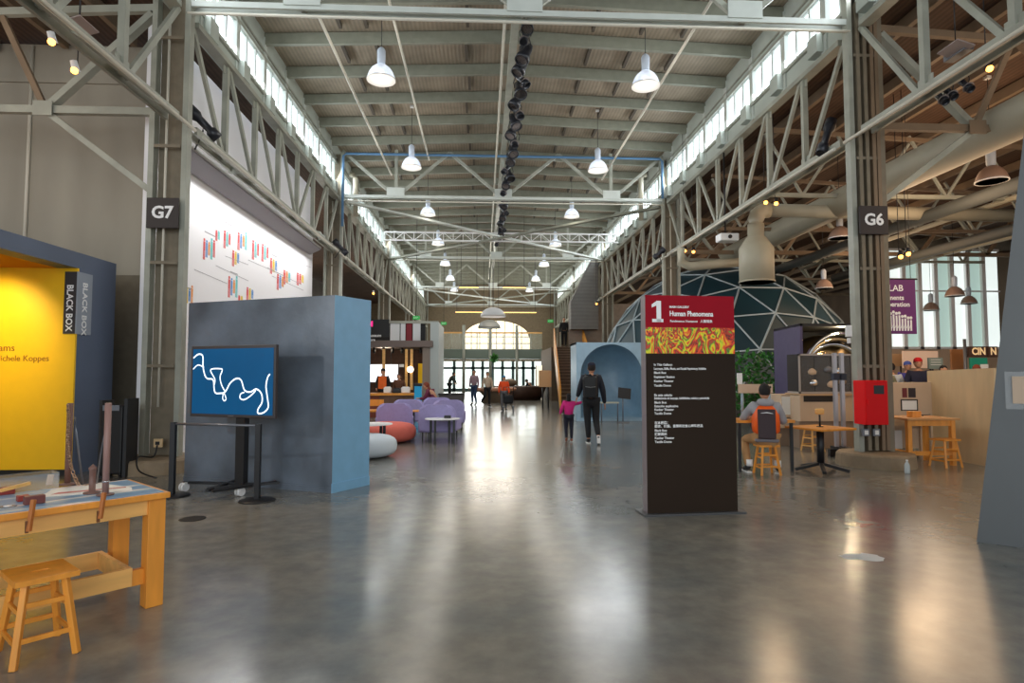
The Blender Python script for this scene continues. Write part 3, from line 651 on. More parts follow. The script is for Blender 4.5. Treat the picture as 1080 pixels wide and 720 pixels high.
# ---------- stool (shared builder)
def stool(label, loc, rz, w=.36, dpt=.28, h=.44, group=None, mt=PINE, hole=True):
    t = thing('wooden_stool', label, 'stool', loc, rz, group)
    m = MB(); n = 14; hw, hd = w/2, dpt/2
    # top with an oval finger hole
    zt1, zt0_ = h, h-.028
    ring = [(math.cos(2*PI*k/n)*.045, math.sin(2*PI*k/n)*.022) for k in range(n)]
    outer = []
    for k in range(n):
        a = 2*PI*k/n; cx, cy = math.cos(a), math.sin(a); s = min(hw/abs(cx) if abs(cx) > 1e-6 else 9, hd/abs(cy) if abs(cy) > 1e-6 else 9); outer.append((cx*s, cy*s))
    for c in ((hw, hd), (-hw, hd), (-hw, -hd), (hw, -hd)):
        j = min(range(n), key=lambda q: (outer[q][0]-c[0])**2+(outer[q][1]-c[1])**2); outer[j] = c
    bm = m.bm
    it = [bm.verts.new((*p, zt1)) for p in ring]; ot = [bm.verts.new((*p, zt1)) for p in outer]; ib = [bm.verts.new((*p, zt0_)) for p in ring]; ob = [bm.verts.new((*p, zt0_)) for p in outer]
    for k in range(n):
        j = (k+1) % n
        for q in ((it[k], it[j], ot[j], ot[k]), (ib[k], ob[k], ob[j], ib[j]), (ot[k], ot[j], ob[j], ob[k]), (it[k], ib[k], ib[j], it[j])): bm.faces.new(q)
    m.build('seat', mt, t)
    T = {}
    for sx in (-1, 1):
        for sy in (-1, 1):
            a = Vector((sx*(hw-.055), sy*(hd-.05), h-.028)); b = Vector((sx*(hw-.005), sy*(hd+.01), 0)); T[sx, sy] = (a, b)
            MB().beam(a, b, .032, .032, bev=.004).build('leg', mt, t)
    def P(k, z): a, b = T[k]; f = (a.z-z)/a.z; return a+(b-a)*f
    for z, prs in ((.30, (((-1, -1), (1, -1)), ((-1, 1), (1, 1)))), (.26, (((-1, -1), (-1, 1)), ((1, -1), (1, 1)))), (.13, (((-1, -1), (1, -1)), ((-1, 1), (1, 1)))), (.11, (((-1, -1), (-1, 1)), ((1, -1), (1, 1))))):
        for a, b in prs: MB().beam(P(a, z), P(b, z), .016, .026, bev=.002).build('rung', mt, t)
    return t
sc = (fl(20, 698)+fl(84, 682))/2
e1 = fl(20, 614, .44); e2 = fl(87, 600, .44); e3 = fl(64, 590, .44); e4 = fl(-4, 602, .44)
sc = (e1+e2+e3+e4)/4; sa = math.atan2(e2.y-e1.y, e2.x-e1.x)
stool('orange pine stool with a finger hole in front of the exhibit table', (sc.x, sc.y, 0), sa, (e2-e1).length*1.02, (e4-e1).length)
o = MB().lathe([(.13, 0), (.13, .004), (.11, .006)], n=28).build('floor_cover', BLACKM, loc=fl(203, 547)); tag(o, 'flat round black cover plate on the open floor', 'cover')
m = MB(); random.seed(3)
m.prism([(math.cos(a/18*2*PI)*(.17+random.uniform(-.06, .07)), math.sin(a/18*2*PI)*(.10+random.uniform(-.04, .04))) for a in range(18)], 0, .002)
o = m.build('floor_patch', mat('white_filler', (196, 200, 200), .6), loc=fl(910, 587)); tag(o, 'irregular white filler patch on the floor in front of the G6 footing', 'patch')
# ================================================================== SIGN TOTEM
P0, Q0 = fl(683, 541.5, .02), fl(778, 538.5, .02); su = (Q0-P0); SWD = su.length; SA = math.atan2(su.y, su.x)
SH = at(683, 311, P0.y).z
sg = thing('sign_totem', 'tall red and dark brown gallery sign panel headed 1 Human Phenomena, on a flat base', 'sign', (P0.x, P0.y, 0), SA)
MB().b2((0, 0, .02), (SWD, .15, SH), bev=.004).build('panel', mat('sign_side_grey', (140, 130, 134), .4), sg)
MB().b2((-.06, -.07, 0), (SWD+.07, .24, .022), bev=.004).build('base_plate', mat('sign_base', (70, 70, 72), .4), sg)
def sz(py): return at(683, py, P0.y).z
RED = mat('sign_red', (152, 8, 30), .7, noise=.04, spec=.2); DBR = mat('sign_dark', (42, 30, 20), .7, noise=.1, nscale=1, spec=.2)
f1 = MB().b2((.0, -.006, sz(345)), (SWD, 0, SH)).build('header_face', RED, sg)
f3 = MB().b2((.0, -.006, .02), (SWD, 0, sz(372.5))).build('text_face', DBR, sg)
ART = bpy.data.materials.new('abstract_strip_art'); ART.use_nodes = True
def art():
    nt = ART.node_tree; b = nt.nodes['Principled BSDF']; tc = nt.nodes.new('ShaderNodeTexCoord'); mp = nt.nodes.new('ShaderNodeMapping'); mp.inputs['Scale'].default_value = (4.5, 1, 2.4); mp.inputs['Rotation'].default_value = (0, .35, 0)
    nz = nt.nodes.new('ShaderNodeTexNoise'); nz.inputs['Scale'].default_value = 1.1; nz.inputs['Detail'].default_value = 3; nz.inputs['Distortion'].default_value = 2.2
    mm = nt.nodes.new('ShaderNodeMath'); mm.operation = 'MULTIPLY'; mm.inputs[1].default_value = 6
    fr = nt.nodes.new('ShaderNodeMath'); fr.operation = 'FRACT'
    rp = nt.nodes.new('ShaderNodeValToRGB'); e = rp.color_ramp.elements; e[0].position = 0; e[0].color = (*lin((16, 30, 12)), 1); e[1].position = .2; e[1].color = (*lin((230, 60, 20)), 1)
    for p, c in ((.38, (240, 120, 20)), (.5, (250, 215, 20)), (.66, (190, 215, 30)), (.8, (40, 130, 40)), (.92, (210, 40, 25))): x = e.new(p); x.color = (*lin(c), 1)
    nt.links.new(tc.outputs['Object'], mp.inputs[0]); nt.links.new(mp.outputs[0], nz.inputs[0]); nt.links.new(nz.outputs[0], mm.inputs[0]); nt.links.new(mm.outputs[0], fr.inputs[0]); nt.links.new(fr.outputs[0], rp.inputs[0]); nt.links.new(rp.outputs[0], b.inputs['Base Color'])
art()
MB().b2((.0, -.006, sz(372.5)), (SWD, 0, sz(345))).build('picture_strip', ART, sg)
sx_ = SWD/94.0     # metres per pixel along the face
def stx(px): return (px-682)*sx_
m = MB(); a, b = stx(689), stx(700.5); zb_, zt_ = sz(339.5), sz(317); mw = (a+b)/2+.012
m.b2((mw-.026, -.009, zb_), (mw+.026, -.006, zt_)); m.b2((a, -.009, zb_), (b, -.006, zb_+.035)); m.ex([(a-.005, -.009, zt_-.075), (a-.005, -.009, zt_-.04), (mw-.02, -.009, zt_), (mw-.02, -.009, zt_-.05)], (0, .003, 0)); m.build('numeral', LET, f1)
text('lettering', 'MAIN GALLERY', .033, LET, f1, (stx(707), -.009, sz(323.3)), off=.001)
text('lettering', 'Human Phenomena', .078, LET, f1, (stx(707), -.009, sz(330.5)), off=.0022, sx=.82)
text('lettering', 'Fenómenos Humanos   人類現象', .036, LET, f1, (stx(707.5), -.009, sz(338.3)), off=.0006)
for py, tx_ in ((384.5, 'In This Gallery:'), (388.7, 'Language, Skills, Music, and Social Psychology Exhibits'), (393, 'Black Box'), (397.4, 'Explainer Station'), (401.8, 'Kanbar Theater'), (406.5, 'Tactile Dome'),
                (416.6, 'En esta galería:'), (420, 'Exhibiciones de lenguaje, habilidades, música y psicología'), (424.4, 'Black Box'), (428.3, 'Estación explicativa'), (432, 'Kanbar Theater'), (436, 'Tactile Dome'),
                (446, '在本展廳：'), (449.6, '語言、技能、音樂和社會心理學展品'), (454, 'Black Box'), (458, '講解員站'), (462, 'Kanbar Theater'), (466, 'Tactile Dome')):
    L = len(tx_); w = .0345
    sxv = 1.0
    if L > 50: sxv = .80
    text('lettering', tx_, w, LET, f3, (stx(690), -.009, sz(py)), off=.0007, sx=sxv)
# ================================================================== PEOPLE
SKIN = mat('skin_tone', (196, 144, 112), .6); SKIND = mat('skin_tone_dark', (128, 88, 66), .6)
HAIRB = mat('dark_hair', (28, 22, 20), .8, bump=.3, nscale=60); HAIRR = mat('auburn_hair', (120, 52, 26), .7)
SOLE = mat('white_sole', (230, 230, 228), .6)
def cloth(n, c): return mat('cloth_'+n, c, .85, noise=.1, nscale=8, bump=.1)
BASE = dict(pelvis=(0, 0, .95), waist=(0, 0, 1.07), chest=(0, 0, 1.30), neck=(0, 0, 1.47), head=(0, .015, 1.63),
            ls=(-.18, 0, 1.42), rs=(.18, 0, 1.42), le=(-.235, -.01, 1.13), re=(.235, -.01, 1.13), lw=(-.25, .05, .88), rw=(.25, .05, .88),
            lh=(-.09, 0, .92), rh=(.09, 0, .92), lk=(-.10, .02, .50), rk=(.10, .02, .50), la=(-.10, 0, .09), ra=(.10, 0, .09), lt=(-.11, .15, .04), rt=(.11, .15, .04), look=(0, 1, 0))
def person(label, loc, rz, H=1.75, pose=None, skin_m=SKIN, top=None, pants=None, shoes=BLACKM, hair=HAIRB, sleeves='long', cap=None, legs='long', hair_len=0, bulk=1.0, far=False, group=None, face=True):
    J = dict(BASE); J.update(pose or {}); S = H/1.75
    J = {k: Vector(v)*(S if k != 'look' else 1) for k, v in J.items()}
    t = thing('person', label, 'person', loc, rz, group)
    def V(k, r): return (J[k], r*S)
    # body
    m = MB(); b = bulk
    vs = [V('pelvis', .115*b), V('waist', .10*b), V('chest', .125*b), V('neck', .055), ((J['neck']*.45+J['head']*.55), .052*S),
          V('ls', .058), V('le', .043), V('lw', .028), V('rs', .058), V('re', .043), V('rw', .028), V('lh', .085), V('lk', .058), V('la', .038), V('lt', .032), V('rh', .085), V('rk', .058), V('ra', .038), V('rt', .032)]
    es = [(0, 1), (1, 2), (2, 3), (3, 4), (2, 5), (5, 6), (6, 7), (2, 8), (8, 9), (9, 10), (0, 11), (11, 12), (12, 13), (13, 14), (0, 15), (15, 16), (16, 17), (17, 18)]
    m.add_mesh(skin(vs, es))
    lk = J['look'].normalized(); HR = Matrix.Rotation(math.atan2(-lk.x, lk.y), 4, 'Z') @ Matrix.Rotation(math.asin(max(-1, min(1, lk.z))), 4, 'X')
    hc = J['head']
    m.ball(hc, .1*S, 16, (.78, .95, 1.18), HR)
    def hp(x, y, z): return hc+(HR @ Vector((x*S, y*S, z*S)))
    m.ball(hp(0, .035, -.065), .06*S, 10, (.85, .9, .8), HR)                # jaw
    if face:
        m.ball(hp(0, .098, -.02), .016*S, 8, (.8, 1.2, 1.5), HR)           # nose
        m.ball(hp(0, .088, -.062), .014*S, 8, (1.7, .5, .5), HR)           # mouth
    for s in (-1, 1): m.ball(hp(s*.08, 0, -.01), .022*S, 8, (.4, .8, 1.3), HR)
    # hands: palm, four fingers, thumb
    for s, w, e in ((-1, 'lw', 'le'), (1, 'rw', 're')):
        dd = (J[w]-J[e]).normalized(); side = Vector((0, 1, 0)); side = (side-dd*side.dot(dd)).normalized(); nrm = dd.cross(side)
        p0 = J[w]; pm = p0+dd*.075*S
        m.beam(p0, pm+dd*.01*S, .028*S, .03*S) if False else m.ball(p0+dd*.045*S, .045*S, 8, (1, 1, 1), Matrix(((dd.x*1.15, side.x*.95, nrm.x*.42, 0), (dd.y*1.15, side.y*.95, nrm.y*.42, 0), (dd.z*1.15, side.z*.95, nrm.z*.42, 0), (0, 0, 0, 1))))
        for k, L in enumerate((.062, .072, .068, .052)):
            a = pm+side*(.028-.019*k)*S; c = a+dd*L*.55*S; c2 = c+(dd*.8-nrm*s*.6).normalized()*L*.45*S
            m.path([a-dd*.02*S, a, c, c2], [.0095*S, .009*S, .0085*S, .007*S], 6)
        a = p0+dd*.03*S+side*.03*S; m.path([a-side*.01*S, a+(dd+side).normalized()*.03*S, a+(dd*1.3+side*.7).normalized()*.058*S], [.011*S, .01*S, .008*S], 6)
    m.build('body', skin_m, t)
    if face:
        m = MB()
        for s in (-1, 1): m.ball(hp(s*.032, .088, .01), .011*S, 8, (1, .6, .7), HR)
        m.build('eyes', BLACKM, t)
    # hair
    if hair:
        m = MB(); m.ball(hp(0, -.014, .022), .104*S, 16, (.84, .96, 1.08), HR)
        bm = m.bm
        for v in list(bm.verts):
            l = HR.inverted() @ (v.co-hc)
            if l.z < -.02*S and l.y > -.03*S: pass
        if hair_len:
            m.ball(hp(0, -.06, -.08-hair_len*.4), .09*S, 10, (.9, .5, .9+hair_len*5), HR)
        # open the face
        dl = [v for v in bm.verts if (HR.inverted() @ (v.co-hc)).y > .045*S and (HR.inverted() @ (v.co-hc)).z < .055*S]
        dl += [v for v in bm.verts if (HR.inverted() @ (v.co-hc)).z < -.075*S and not hair_len]
        bmesh.ops.delete(bm, geom=list(set(dl)), context='VERTS'); m.build('hair', hair, t)
    if cap:
        m = MB(); m.ball(hp(0, -.004, .06), .103*S, 14, (.86, 1.0, .72), HR)
        m.lathe([(.088*S, 0), (.084*S, .012*S)], hp(0, .035, .052), 16, HR.to_3x3() @ Matrix.Rotation(.1, 3, 'X'), .8, 1.35) if cap[1] else None
        m.build('cap', cap[0], t)
    def blend(a, b_, f): return J[a].lerp(J[b_], f)
    if top:
        vs = [(J['pelvis']*.9+J['waist']*.1-Vector((0, 0, .02*S)), (.165*S*b, .125*S*b)), (J['waist'], (.155*S*b, .115*S*b)), (J['chest'], (.185*S*b, .13*S*b)), (blend('chest', 'neck', .75), (.10*S, .085*S)), (blend('neck', 'head', .12), (.066*S, .066*S)), (J['ls'], .082*S*b), (J['rs'], .082*S*b)]
        es = [(0, 1), (1, 2), (2, 3), (3, 4), (2, 5), (2, 6)]
        if sleeves == 'long': vs += [(J['le'], .062*S*b), (J['lw'], .043*S), (J['re'], .062*S*b), (J['rw'], .043*S)]; es += [(5, 7), (7, 8), (6, 9), (9, 10)]
        elif sleeves == 'short': vs += [(blend('ls', 'le', .62), .062*S*b), (blend('rs', 're', .62), .062*S*b)]; es += [(5, 7), (6, 8)]
        MB().add_mesh(skin(vs, es)).build('shirt', top, t)
    if pants:
        f = 1 if legs == 'long' else .8
        vs = [(J['pelvis']+Vector((0, 0, .03*S)), (.15*S*b, .115*S*b)), (J['lh'], .105*S*b), (J['rh'], .105*S*b)]
        es = [(0, 1), (0, 2)]
        if legs == 'long': vs += [(J['lk'], .078*S), (J['la']+Vector((0, 0, .01)), .056*S), (J['rk'], .078*S), (J['ra']+Vector((0, 0, .01)), .056*S)]; es += [(1, 3), (3, 4), (2, 5), (5, 6)]
        else: vs += [(blend('lh', 'lk', .85), .082*S), (blend('rh', 'rk', .85), .082*S)]; es += [(1, 3), (2, 4)]
        MB().add_mesh(skin(vs, es)).build('trousers', pants, t)
    for a, tt in (('la', 'lt'), ('ra', 'rt')):
        dd = (J[tt]-J[a]); u = dd.normalized(); m = MB()
        m.add_mesh(skin([(J[a]-u*.045*S-Vector((0, 0, .02*S)), .042*S), (J[a].lerp(J[tt], .5), .048*S), (J[tt]+u*.05*S, .035*S), (J[a]+Vector((0, 0, .0)), .048*S)], [(0, 1), (1, 2), (1, 3)]))
        m.build('shoe', shoes, t)
        c = J[a].lerp(J[tt], .5)
        if abs(u.z) < .5:
            MB().box((c.x, c.y, .012*S), (.085*S, .27*S, .022*S), rz=math.atan2(-u.x, u.y), bev=.008).build('sole', SOLE, t)
    return t
NAVY = cloth('navy', (24, 27, 38)); BLK = cloth('black', (26, 27, 30)); PINK = cloth('pink', (214, 40, 128))
# man with backpack, child in pink
mp_ = fl(624, 468); MANY = mp_.y
man = person('man in dark clothes and cap walking away wearing a black backpack', mp_, R(-6), 1.77, dict(
    lw=(-.30, .04, 1.0), le=(-.25, -.03, 1.16), rw=(.29, .06, .86), re=(.25, -.04, 1.12), lh=(-.09, 0, .92), rh=(.09, 0, .92), lk=(-.08, .07, .5), la=(-.06, .04, .09), lt=(-.07, .2, .04),
    rk=(.10, .06, .5), ra=(.13, -.18, .17), rt=(.14, -.12, .04), head=(.01, .02, 1.63)), top=NAVY, pants=BLK, shoes=BLACKM, cap=(cloth('cap_navy', (22, 28, 50)), True), bulk=1.08)
MB().box((.135, -.22, .12), (.075, .02, .17), m=Matrix.Rotation(-.35, 4, 'X'), bev=.008).build('raised_sole', SOLE, man)
t = thing('backpack', 'black backpack with a lighter trim worn by the walking man', 'backpack', mp_+Vector((0, 0, 0)), R(-6))
MB().box((-.04, -.20, 1.24), (.31, .17, .47), bev=.06).build('main_bag', BLACKM, t); MB().box((-.04, -.30, 1.13), (.25, .07, .24), bev=.03).build('front_pocket', BLK, t)
MB().path([(-.15, -.335, 1.25), (-.04, -.345, 1.235), (.07, -.335, 1.25)], .007).build('zip', mat('grey_zip', (120, 120, 120), .5), t); MB().path([(-.09, -.2, 1.47), (-.04, -.2, 1.52), (.01, -.2, 1.47)], .011).build('handle', BLACK, t)
for s in (-1, 1): MB().path([(s*.12-.02, -.12, 1.44), (s*.13, -.02, 1.515), (s*.13, .11, 1.42), (s*.15, .09, 1.2), (s*.15-.02, -.10, 1.08)], .018).build('strap', BLACK, t)
cp_ = fl(600, 466)
person('small child in a pink top and dark shorts holding the man\'s hand', cp_, R(0), 1.08, dict(lw=(-.3, .1, 1.0), le=(-.27, .02, 1.15), rw=(.50, .02, 1.45), re=(.32, .0, 1.38), la=(-.10, -.10, .13), lt=(-.10, .0, .05)), top=PINK, pants=cloth('darkshort', (34, 34, 48)), shoes=mat('brown_shoe', (140, 74, 50), .6), bulk=1.1, hair_len=.03, skin_m=SKIND)
# seated visitor in orange/grey vest
ORG = mat('orange_nylon', (252, 98, 18), .5, noise=.08); HOOD = cloth('grey_hoodie', (160, 158, 162)); TAN = cloth('tan', (182, 138, 92))
sp_ = fl(809, 500); STOOLH = .47
stool('orange wooden stool under the seated person in the orange vest', (sp_.x, sp_.y, 0), 0, .30, .26, .45, mt=PINE)
seat = dict(pelvis=(0, 0, .56), waist=(0, .01, .68), chest=(0, .05, .92), neck=(0, .09, 1.09), head=(.0, .12, 1.245), ls=(-.18, .06, 1.03), rs=(.18, .06, 1.03), le=(-.33, .16, .82), re=(.27, .1, .78), lw=(-.22, .42, .82), rw=(.24, .30, .80),
            lh=(-.1, .03, .53), rh=(.1, .03, .53), lk=(-.30, .32, .50), rk=(.16, .36, .50), la=(-.26, .10, .09), ra=(.17, .12, .09), lt=(-.30, .24, .04), rt=(.19, .26, .04), look=(-.1, 1, -.1))
sit = person('person in a grey hoodie and orange vest seated on a stool, back to the camera', sp_, R(-20), 1.75, seat, top=HOOD, pants=TAN, shoes=BLACKM, hair=HAIRB, hair_len=.0)
m = MB(); m.add_mesh(skin([((0, .0, .54), (.225, .175)), ((0, .02, .75), (.225, .175)), ((0, .05, .97), (.225, .185)), ((-.1, .07, 1.07), (.1, .15)), ((.1, .07, 1.07), (.1, .15))], [(0, 1), (1, 2), (2, 3), (2, 4)])); m.build('vest', ORG, sit)
MB().box((0, -.135, .77), (.25, .05, .44), bev=.014, m=Matrix.Rotation(-.12, 4, 'X')).build('vest_back_panel', mat('vest_plum', (58, 42, 46), .7), sit)
MB().path([(-.08, -.135, .93), (0, -.14, .94), (.09, -.135, .925)], .007).build('vest_print', LET, sit)
MB().add_mesh(skin([((-.12, .03, 1.09), .06), ((0, -.03, 1.08), .07), ((.12, .03, 1.09), .06)], [(1, 0), (1, 2)])).build('hood', HOOD, sit)
MB().box((0, -.02, .52), (.34, .26, .05), bev=.02).build('vest_hem', mat('hem_grey', (120, 116, 122), .7), sit)
for s, x in ((-1, -.24), (1, .165)): MB().tube((x, .10, .1), (x, .11, .2), .05).build('sock', WHT, sit)
# ================================================================== EXHIBITS RIGHT
# bench in front of the seated person
bp = at(806, 430, 9.55)
t = thing('exhibit_bench', 'wooden work bench with an upright label board in front of the seated person', 'bench', (bp.x, 9.3, 0))
zt_ = .80
MB().b2((-.55, 0, zt_-.04), (.37, .55, zt_)).build('bench_top', PINE, t)
for x in (-.5, .33): MB().b2((x-.02, .03, 0), (x+.02, .07, zt_-.04)).build('leg', BLACK, t); MB().b2((x-.02, .48, 0), (x+.02, .52, zt_-.04)).build('leg', BLACK, t)
zb_, zu_ = at(800, 414.5, 9.8).z, at(800, 405, 9.8).z
MB().b2((-.30, .5, zb_), (.27, .54, zu_), bev=.004).build('label_board', PLYP, t); MB().tube((-.24, .52, zt_), (-.24, .52, zb_), .022).tube((.22, .52, zt_), (.22, .52, zb_), .022).build('board_post', mat('pale_blue_post', (150, 170, 180), .5), t)
MB().b2((-.32, .49, zu_), (-.24, .53, zu_+.18), bev=.004).build('label_card', PAPER, t); MB().lathe([(.02, 0), (.02, .01)], (.22, .498, zu_-.05), 12, Matrix.Rotation(PI/2, 3, 'X')).build('knob', BLACK, t)
MB().b2((.02, .2, zt_), (.22, .42, zt_+.12)).build('orange_box', mat('orange_box', (240, 150, 30), .5), t)
# pedestal table
pt = fl(866, 497)
t = thing('pedestal_table', 'square light wood table on a black pedestal with five splayed feet', 'table', (pt.x, pt.y, 0), R(20)); zt_ = at(866, 452, pt.y-.35).z
MB().box((0, 0, zt_-.02), (.72, .72, .035), bev=.01).build('table_top', PINE, t); MB().tube((0, 0, .12), (0, 0, zt_-.03), .055).build('column', BLACK, t)
for k in range(5):
    a = k*2*PI/5+.2; MB().beam((0, 0, .13), (math.cos(a)*.4, math.sin(a)*.4, .035), .06, .05, bev=.01).build('foot', BLACK, t)
t = thing('block_on_rod', 'small wooden block on a thin black rod standing on the pedestal table', 'exhibit', (pt.x, pt.y, zt_-.002)); zz = at(865, 437, pt.y).z-zt_
MB().tube((0, 0, 0), (0, 0, zz), .015).build('rod', BLACK, t); MB().box((0, 0, zz+.05), (.13, .07, .09), bev=.02).build('block', PINEL, t)
MB().lathe([(.05, 0), (.05, .01)], n=16).build('base', BLACK, t)
# purple exhibit booth with curved mirror
YB = 14.0
def bx(px, Y=YB): return at(px, 400, Y).x
def bz(py, Y=YB): return at(850, py, Y).z
t = thing('mirror_booth', 'tall purple booth with a huge curved metal mirror inside', 'exhibit', (0, YB, 0))
PUR = mat('purple_panel', (78, 70, 104), .6, noise=.06); x0, x1, x2 = bx(817, YB+1.3), bx(845, YB-.5), bx(935)
m = MB(); m.ex([(x0, 1.3, 0), (x1, -.5, 0), (x1, -.5, bz(341, YB-.5)), (x0, 1.3, bz(341, YB-.5))], (.06, 0, 0)); m.build('side_panel', PUR, t)
MB().prism([(x1, -.5), (x2, -.5), (x2, 1.3), (x0, 1.3)], bz(341, YB-.5)-.06, bz(341, YB-.5)).build('roof_panel', BLACKM, t); MB().b2((x0+.05, 1.3, 0), (x2, 1.36, bz(341, YB-.5))).build('back_panel', BLACKM, t)
m = MB(); MR = mat('brass_mirror', (232, 206, 160), .22, metal=1, noise=.25, nscale=2)
r0 = .98; mcx = at(890, 400, YB).x; mcz = at(890, 394, YB).z
m.lathe([(r0*math.cos(a), r0*.55*math.sin(a)) for a in [k*PI/2/8 for k in range(9)]], (mcx, 1.0, mcz), 32, Matrix.Rotation(PI/2, 3, 'X')); m.build('curved_mirror', MR, t)
for rr, yy in ((r0*.98, .0), (r0*.86, .2), (r0*.74, .4)):
    ring = [(mcx+math.cos(a*PI/24)*rr, yy, mcz+math.sin(a*PI/24)*rr) for a in range(0, 25)]
    MB().path(ring, .05).build('mirror_rim', CHROME if rr != r0*.86 else MR, t)
point('booth_fill', ((x1+x2)/2, YB-.2, 2.55), 60, (1, .8, .5), .08)  # unseen fill added so the mirror bands catch light
# glass case machine
YC = 12.2
t = thing('display_case', 'dark glazed machine case in a grey frame before the purple booth', 'case', (0, YC, 0)); DPC = .25; a, b = at(843, 400, YC).x, at(900, 400, YC).x; za, zb2 = bz(415, YC), bz(373, YC)
m = MB(); m.b2((a, 0, za), (b, .5, za+.04)); m.b2((a, 0, zb2-.04), (b, .03, zb2)); m.b2((a, 0, za), (a+.03, .03, zb2)); m.b2((b-.03, 0, za), (b, .03, zb2)); m.build('frame', mat('pale_frame', (170, 160, 152), .4), t)
MB().b2((a, .05, za+.04), (b, .49, zb2-.005)).build('dark_body', mat('case_dark', (34, 28, 26), .6), t)
MB().b2((a+.04, .03, za+.04), (b-.04, .05, zb2-.04)).build('back', mat('case_dark', (34, 28, 26), .6), t); MB().b2((a+.05, .01, za+.04), (b-.05, .02, zb2-.05)).build('glass', mat('case_glass', (235, 240, 242), .05, alpha=.04, spec=.05, bump=0), t)
for k, (u, v, c) in enumerate(((.25, .62, PLYP), (.28, .25, CHROME), (.55, .7, GREYM), (.8, .3, RUST), (.6, .2, PLYP), (.75, .65, CHROME))):
    MB().lathe([(.02, 0), (.09, .02), (.11, .07), (.06, .12), (.02, .14)], (a+(b-a)*u, -.0+.02, za+(zb2-za)*v*.75), 14, None, .9, .25).build('mechanism', c, t)
for u in (.3, .6): MB().tube((a+(b-a)*u, .03, za+.05), (a+(b-a)*u, .03, zb2-.05), .012).build('shaft', BLACK, t)
MB().b2((a, 0, .55), (b, .6, za-.02), bev=.005).build('counter', PLYP, t); MB().b2((a, -.05, za-.04), (b+.1, .6, za)).build('counter_top', mat('counter_tan', (196, 160, 120), .5), t)
MB().b2((a+.08, -.01, .95), (a+.75, 0, 1.1), bev=.0).build('drawer_opening', mat('case_dark', (34, 28, 26), .6), t)
MB().b2((a, .05, 0), (b, .6, .55)).build('plinth', mat('counter_base_tan', (150, 128, 108), .6), t)  # base in a darker tan than the counter above
t = thing('grey_cabinet', 'long pale plywood counter stretching left of the glazed case', 'counter', (0, 12.6, 0)); a = at(823, 400, 12.6).x; b = at(846, 400, 12.6).x
MB().b2((a, 0, bz(440, 12.6)), (b, .6, bz(416, 12.6)), bev=.01).build('upper_box', PLYP, t); MB().b2((a+.02, -.008, bz(437, 12.6)), (a+.26, 0, bz(418, 12.6))).build('label_sheet', PAPER, t); MB().b2((a-.1, -.05, bz(451, 12.6)), (b+1.0, .6, bz(441, 12.6))).build('shelf', PLYP, t)
MB().b2((a-.05, .1, 0), (b+1.0, .5, bz(451, 12.6))).build('base', mat('counter_base_tan', (150, 128, 108), .6), t)
for px, l in ((880.5, 'left'), (888, 'right')):
    YP = 11.0; x = at(px, 400, YP).x; t = thing('aluminium_upright', 'pale aluminium upright post before the glazed case, %s of the pair' % l, 'post', (x, YP, 0))
    MB().box((0, 0, bz(372, YP)/2), (.06, .06, bz(372, YP))).build('post', mat('aluminium', (176, 172, 176), .35, metal=.6), t); MB().box((0, -.02, bz(397, YP)), (.11, .1, .13), bev=.01).build('clamp', mat('navy_clamp', (40, 46, 66), .5), t)
    MB().box((0, -.02, .16), (.1, .3, .05)).build('foot', BLACK, t); MB().box((0, 0, .07), (.3, .08, .14)).build('foot', BLACK, t)
stool('small pale stool tucked under the counter behind the pedestal table', (at(857, 470, 11.8).x, 11.8, 0), .3, .3, .28, .45, mt=PINEL)
# planter shrub in front of the dome
LEAF = mat('leaf_green', (70, 136, 60), .5, noise=.4, nscale=9)
t = thing('leafy_shrub', 'leafy green shrub growing between the dome and the bench', 'plant', (at(800, 400, 17).x, 17, 0)); random.seed(11)
m = MB()
for k in range(900):
    a = random.uniform(0, 2*PI); r = random.random()**.5*.8; z = .35+random.random()*1.75; r *= (1.1-(abs(z-1.2)/1.4)**2*.8)
    p = Vector((math.cos(a)*r, math.sin(a)*r, z)); u = Vector((random.uniform(-1, 1), random.uniform(-1, 1), random.uniform(-.4, .8))).normalized(); v = u.cross(Vector((random.random(), random.random(), 1))).normalized()
    L = random.uniform(.12, .22); m.face([p, p+u*L*.5+v*L*.25, p+u*L, p+u*L*.5-v*L*.25])
m.build('foliage', LEAF, t, recalc=False)
m = MB()
for k in range(7): a = k*.9; m.path([(0, 0, .3), (math.cos(a)*.15, math.sin(a)*.15, .8), (math.cos(a)*.4, math.sin(a)*.4, 1.5)], [.02, .015, .006], 6)
m.build('stems', RUST, t); MB().lathe([(.25, 0), (.34, .38), (.3, .38), (.26, .3), (.01, .3)], n=20).build('planter', GREYM, t)
# red cabinet on the G6 column + outlets
YR = 9.55; t = thing('red_cabinet', 'bright red metal cabinet mounted on the G6 column', 'cabinet', (0, YR, 0)); a, b = at(912.5, 420, YR).x, at(936.5, 420, YR).x; za, zb2 = at(920, 448, YR).z, at(920, 401, YR).z
REDP = mat('fire_red', (232, 4, 14), .5, spec=.25)
MB().b2((a, 0, za), (b, .31, zb2), bev=.006).build('box', REDP, t); MB().b2((a+.01, -.012, za+.01), (b-.01, 0, zb2-.01), bev=.003).build('door', mat('fire_red_door', (220, 3, 12), .5, spec=.25), t)
MB().b2((a+.14, -.016, zb2-.22), (b-.07, -.012, zb2-.08)).build('label_plate', BLACK, t); MB().b2((a+.02, -.03, (za+zb2)/2-.03), (a+.04, -.012, (za+zb2)/2+.05)).build('latch', REDP, t)
for px, l in ((914, 'left'), (925, 'right')):
    x = at(px, 456, 9.75); t = thing('power_outlet', 'square grey outlet below the red cabinet, %s of the pair' % l, 'outlet', (x.x, 9.78, x.z)); MB().box((0, 0, 0), (.12, .05, .12), bev=.006).build('box', GREYM, t); MB().box((0, -.028, 0), (.06, .01, .07)).build('socket', PAPER, t)
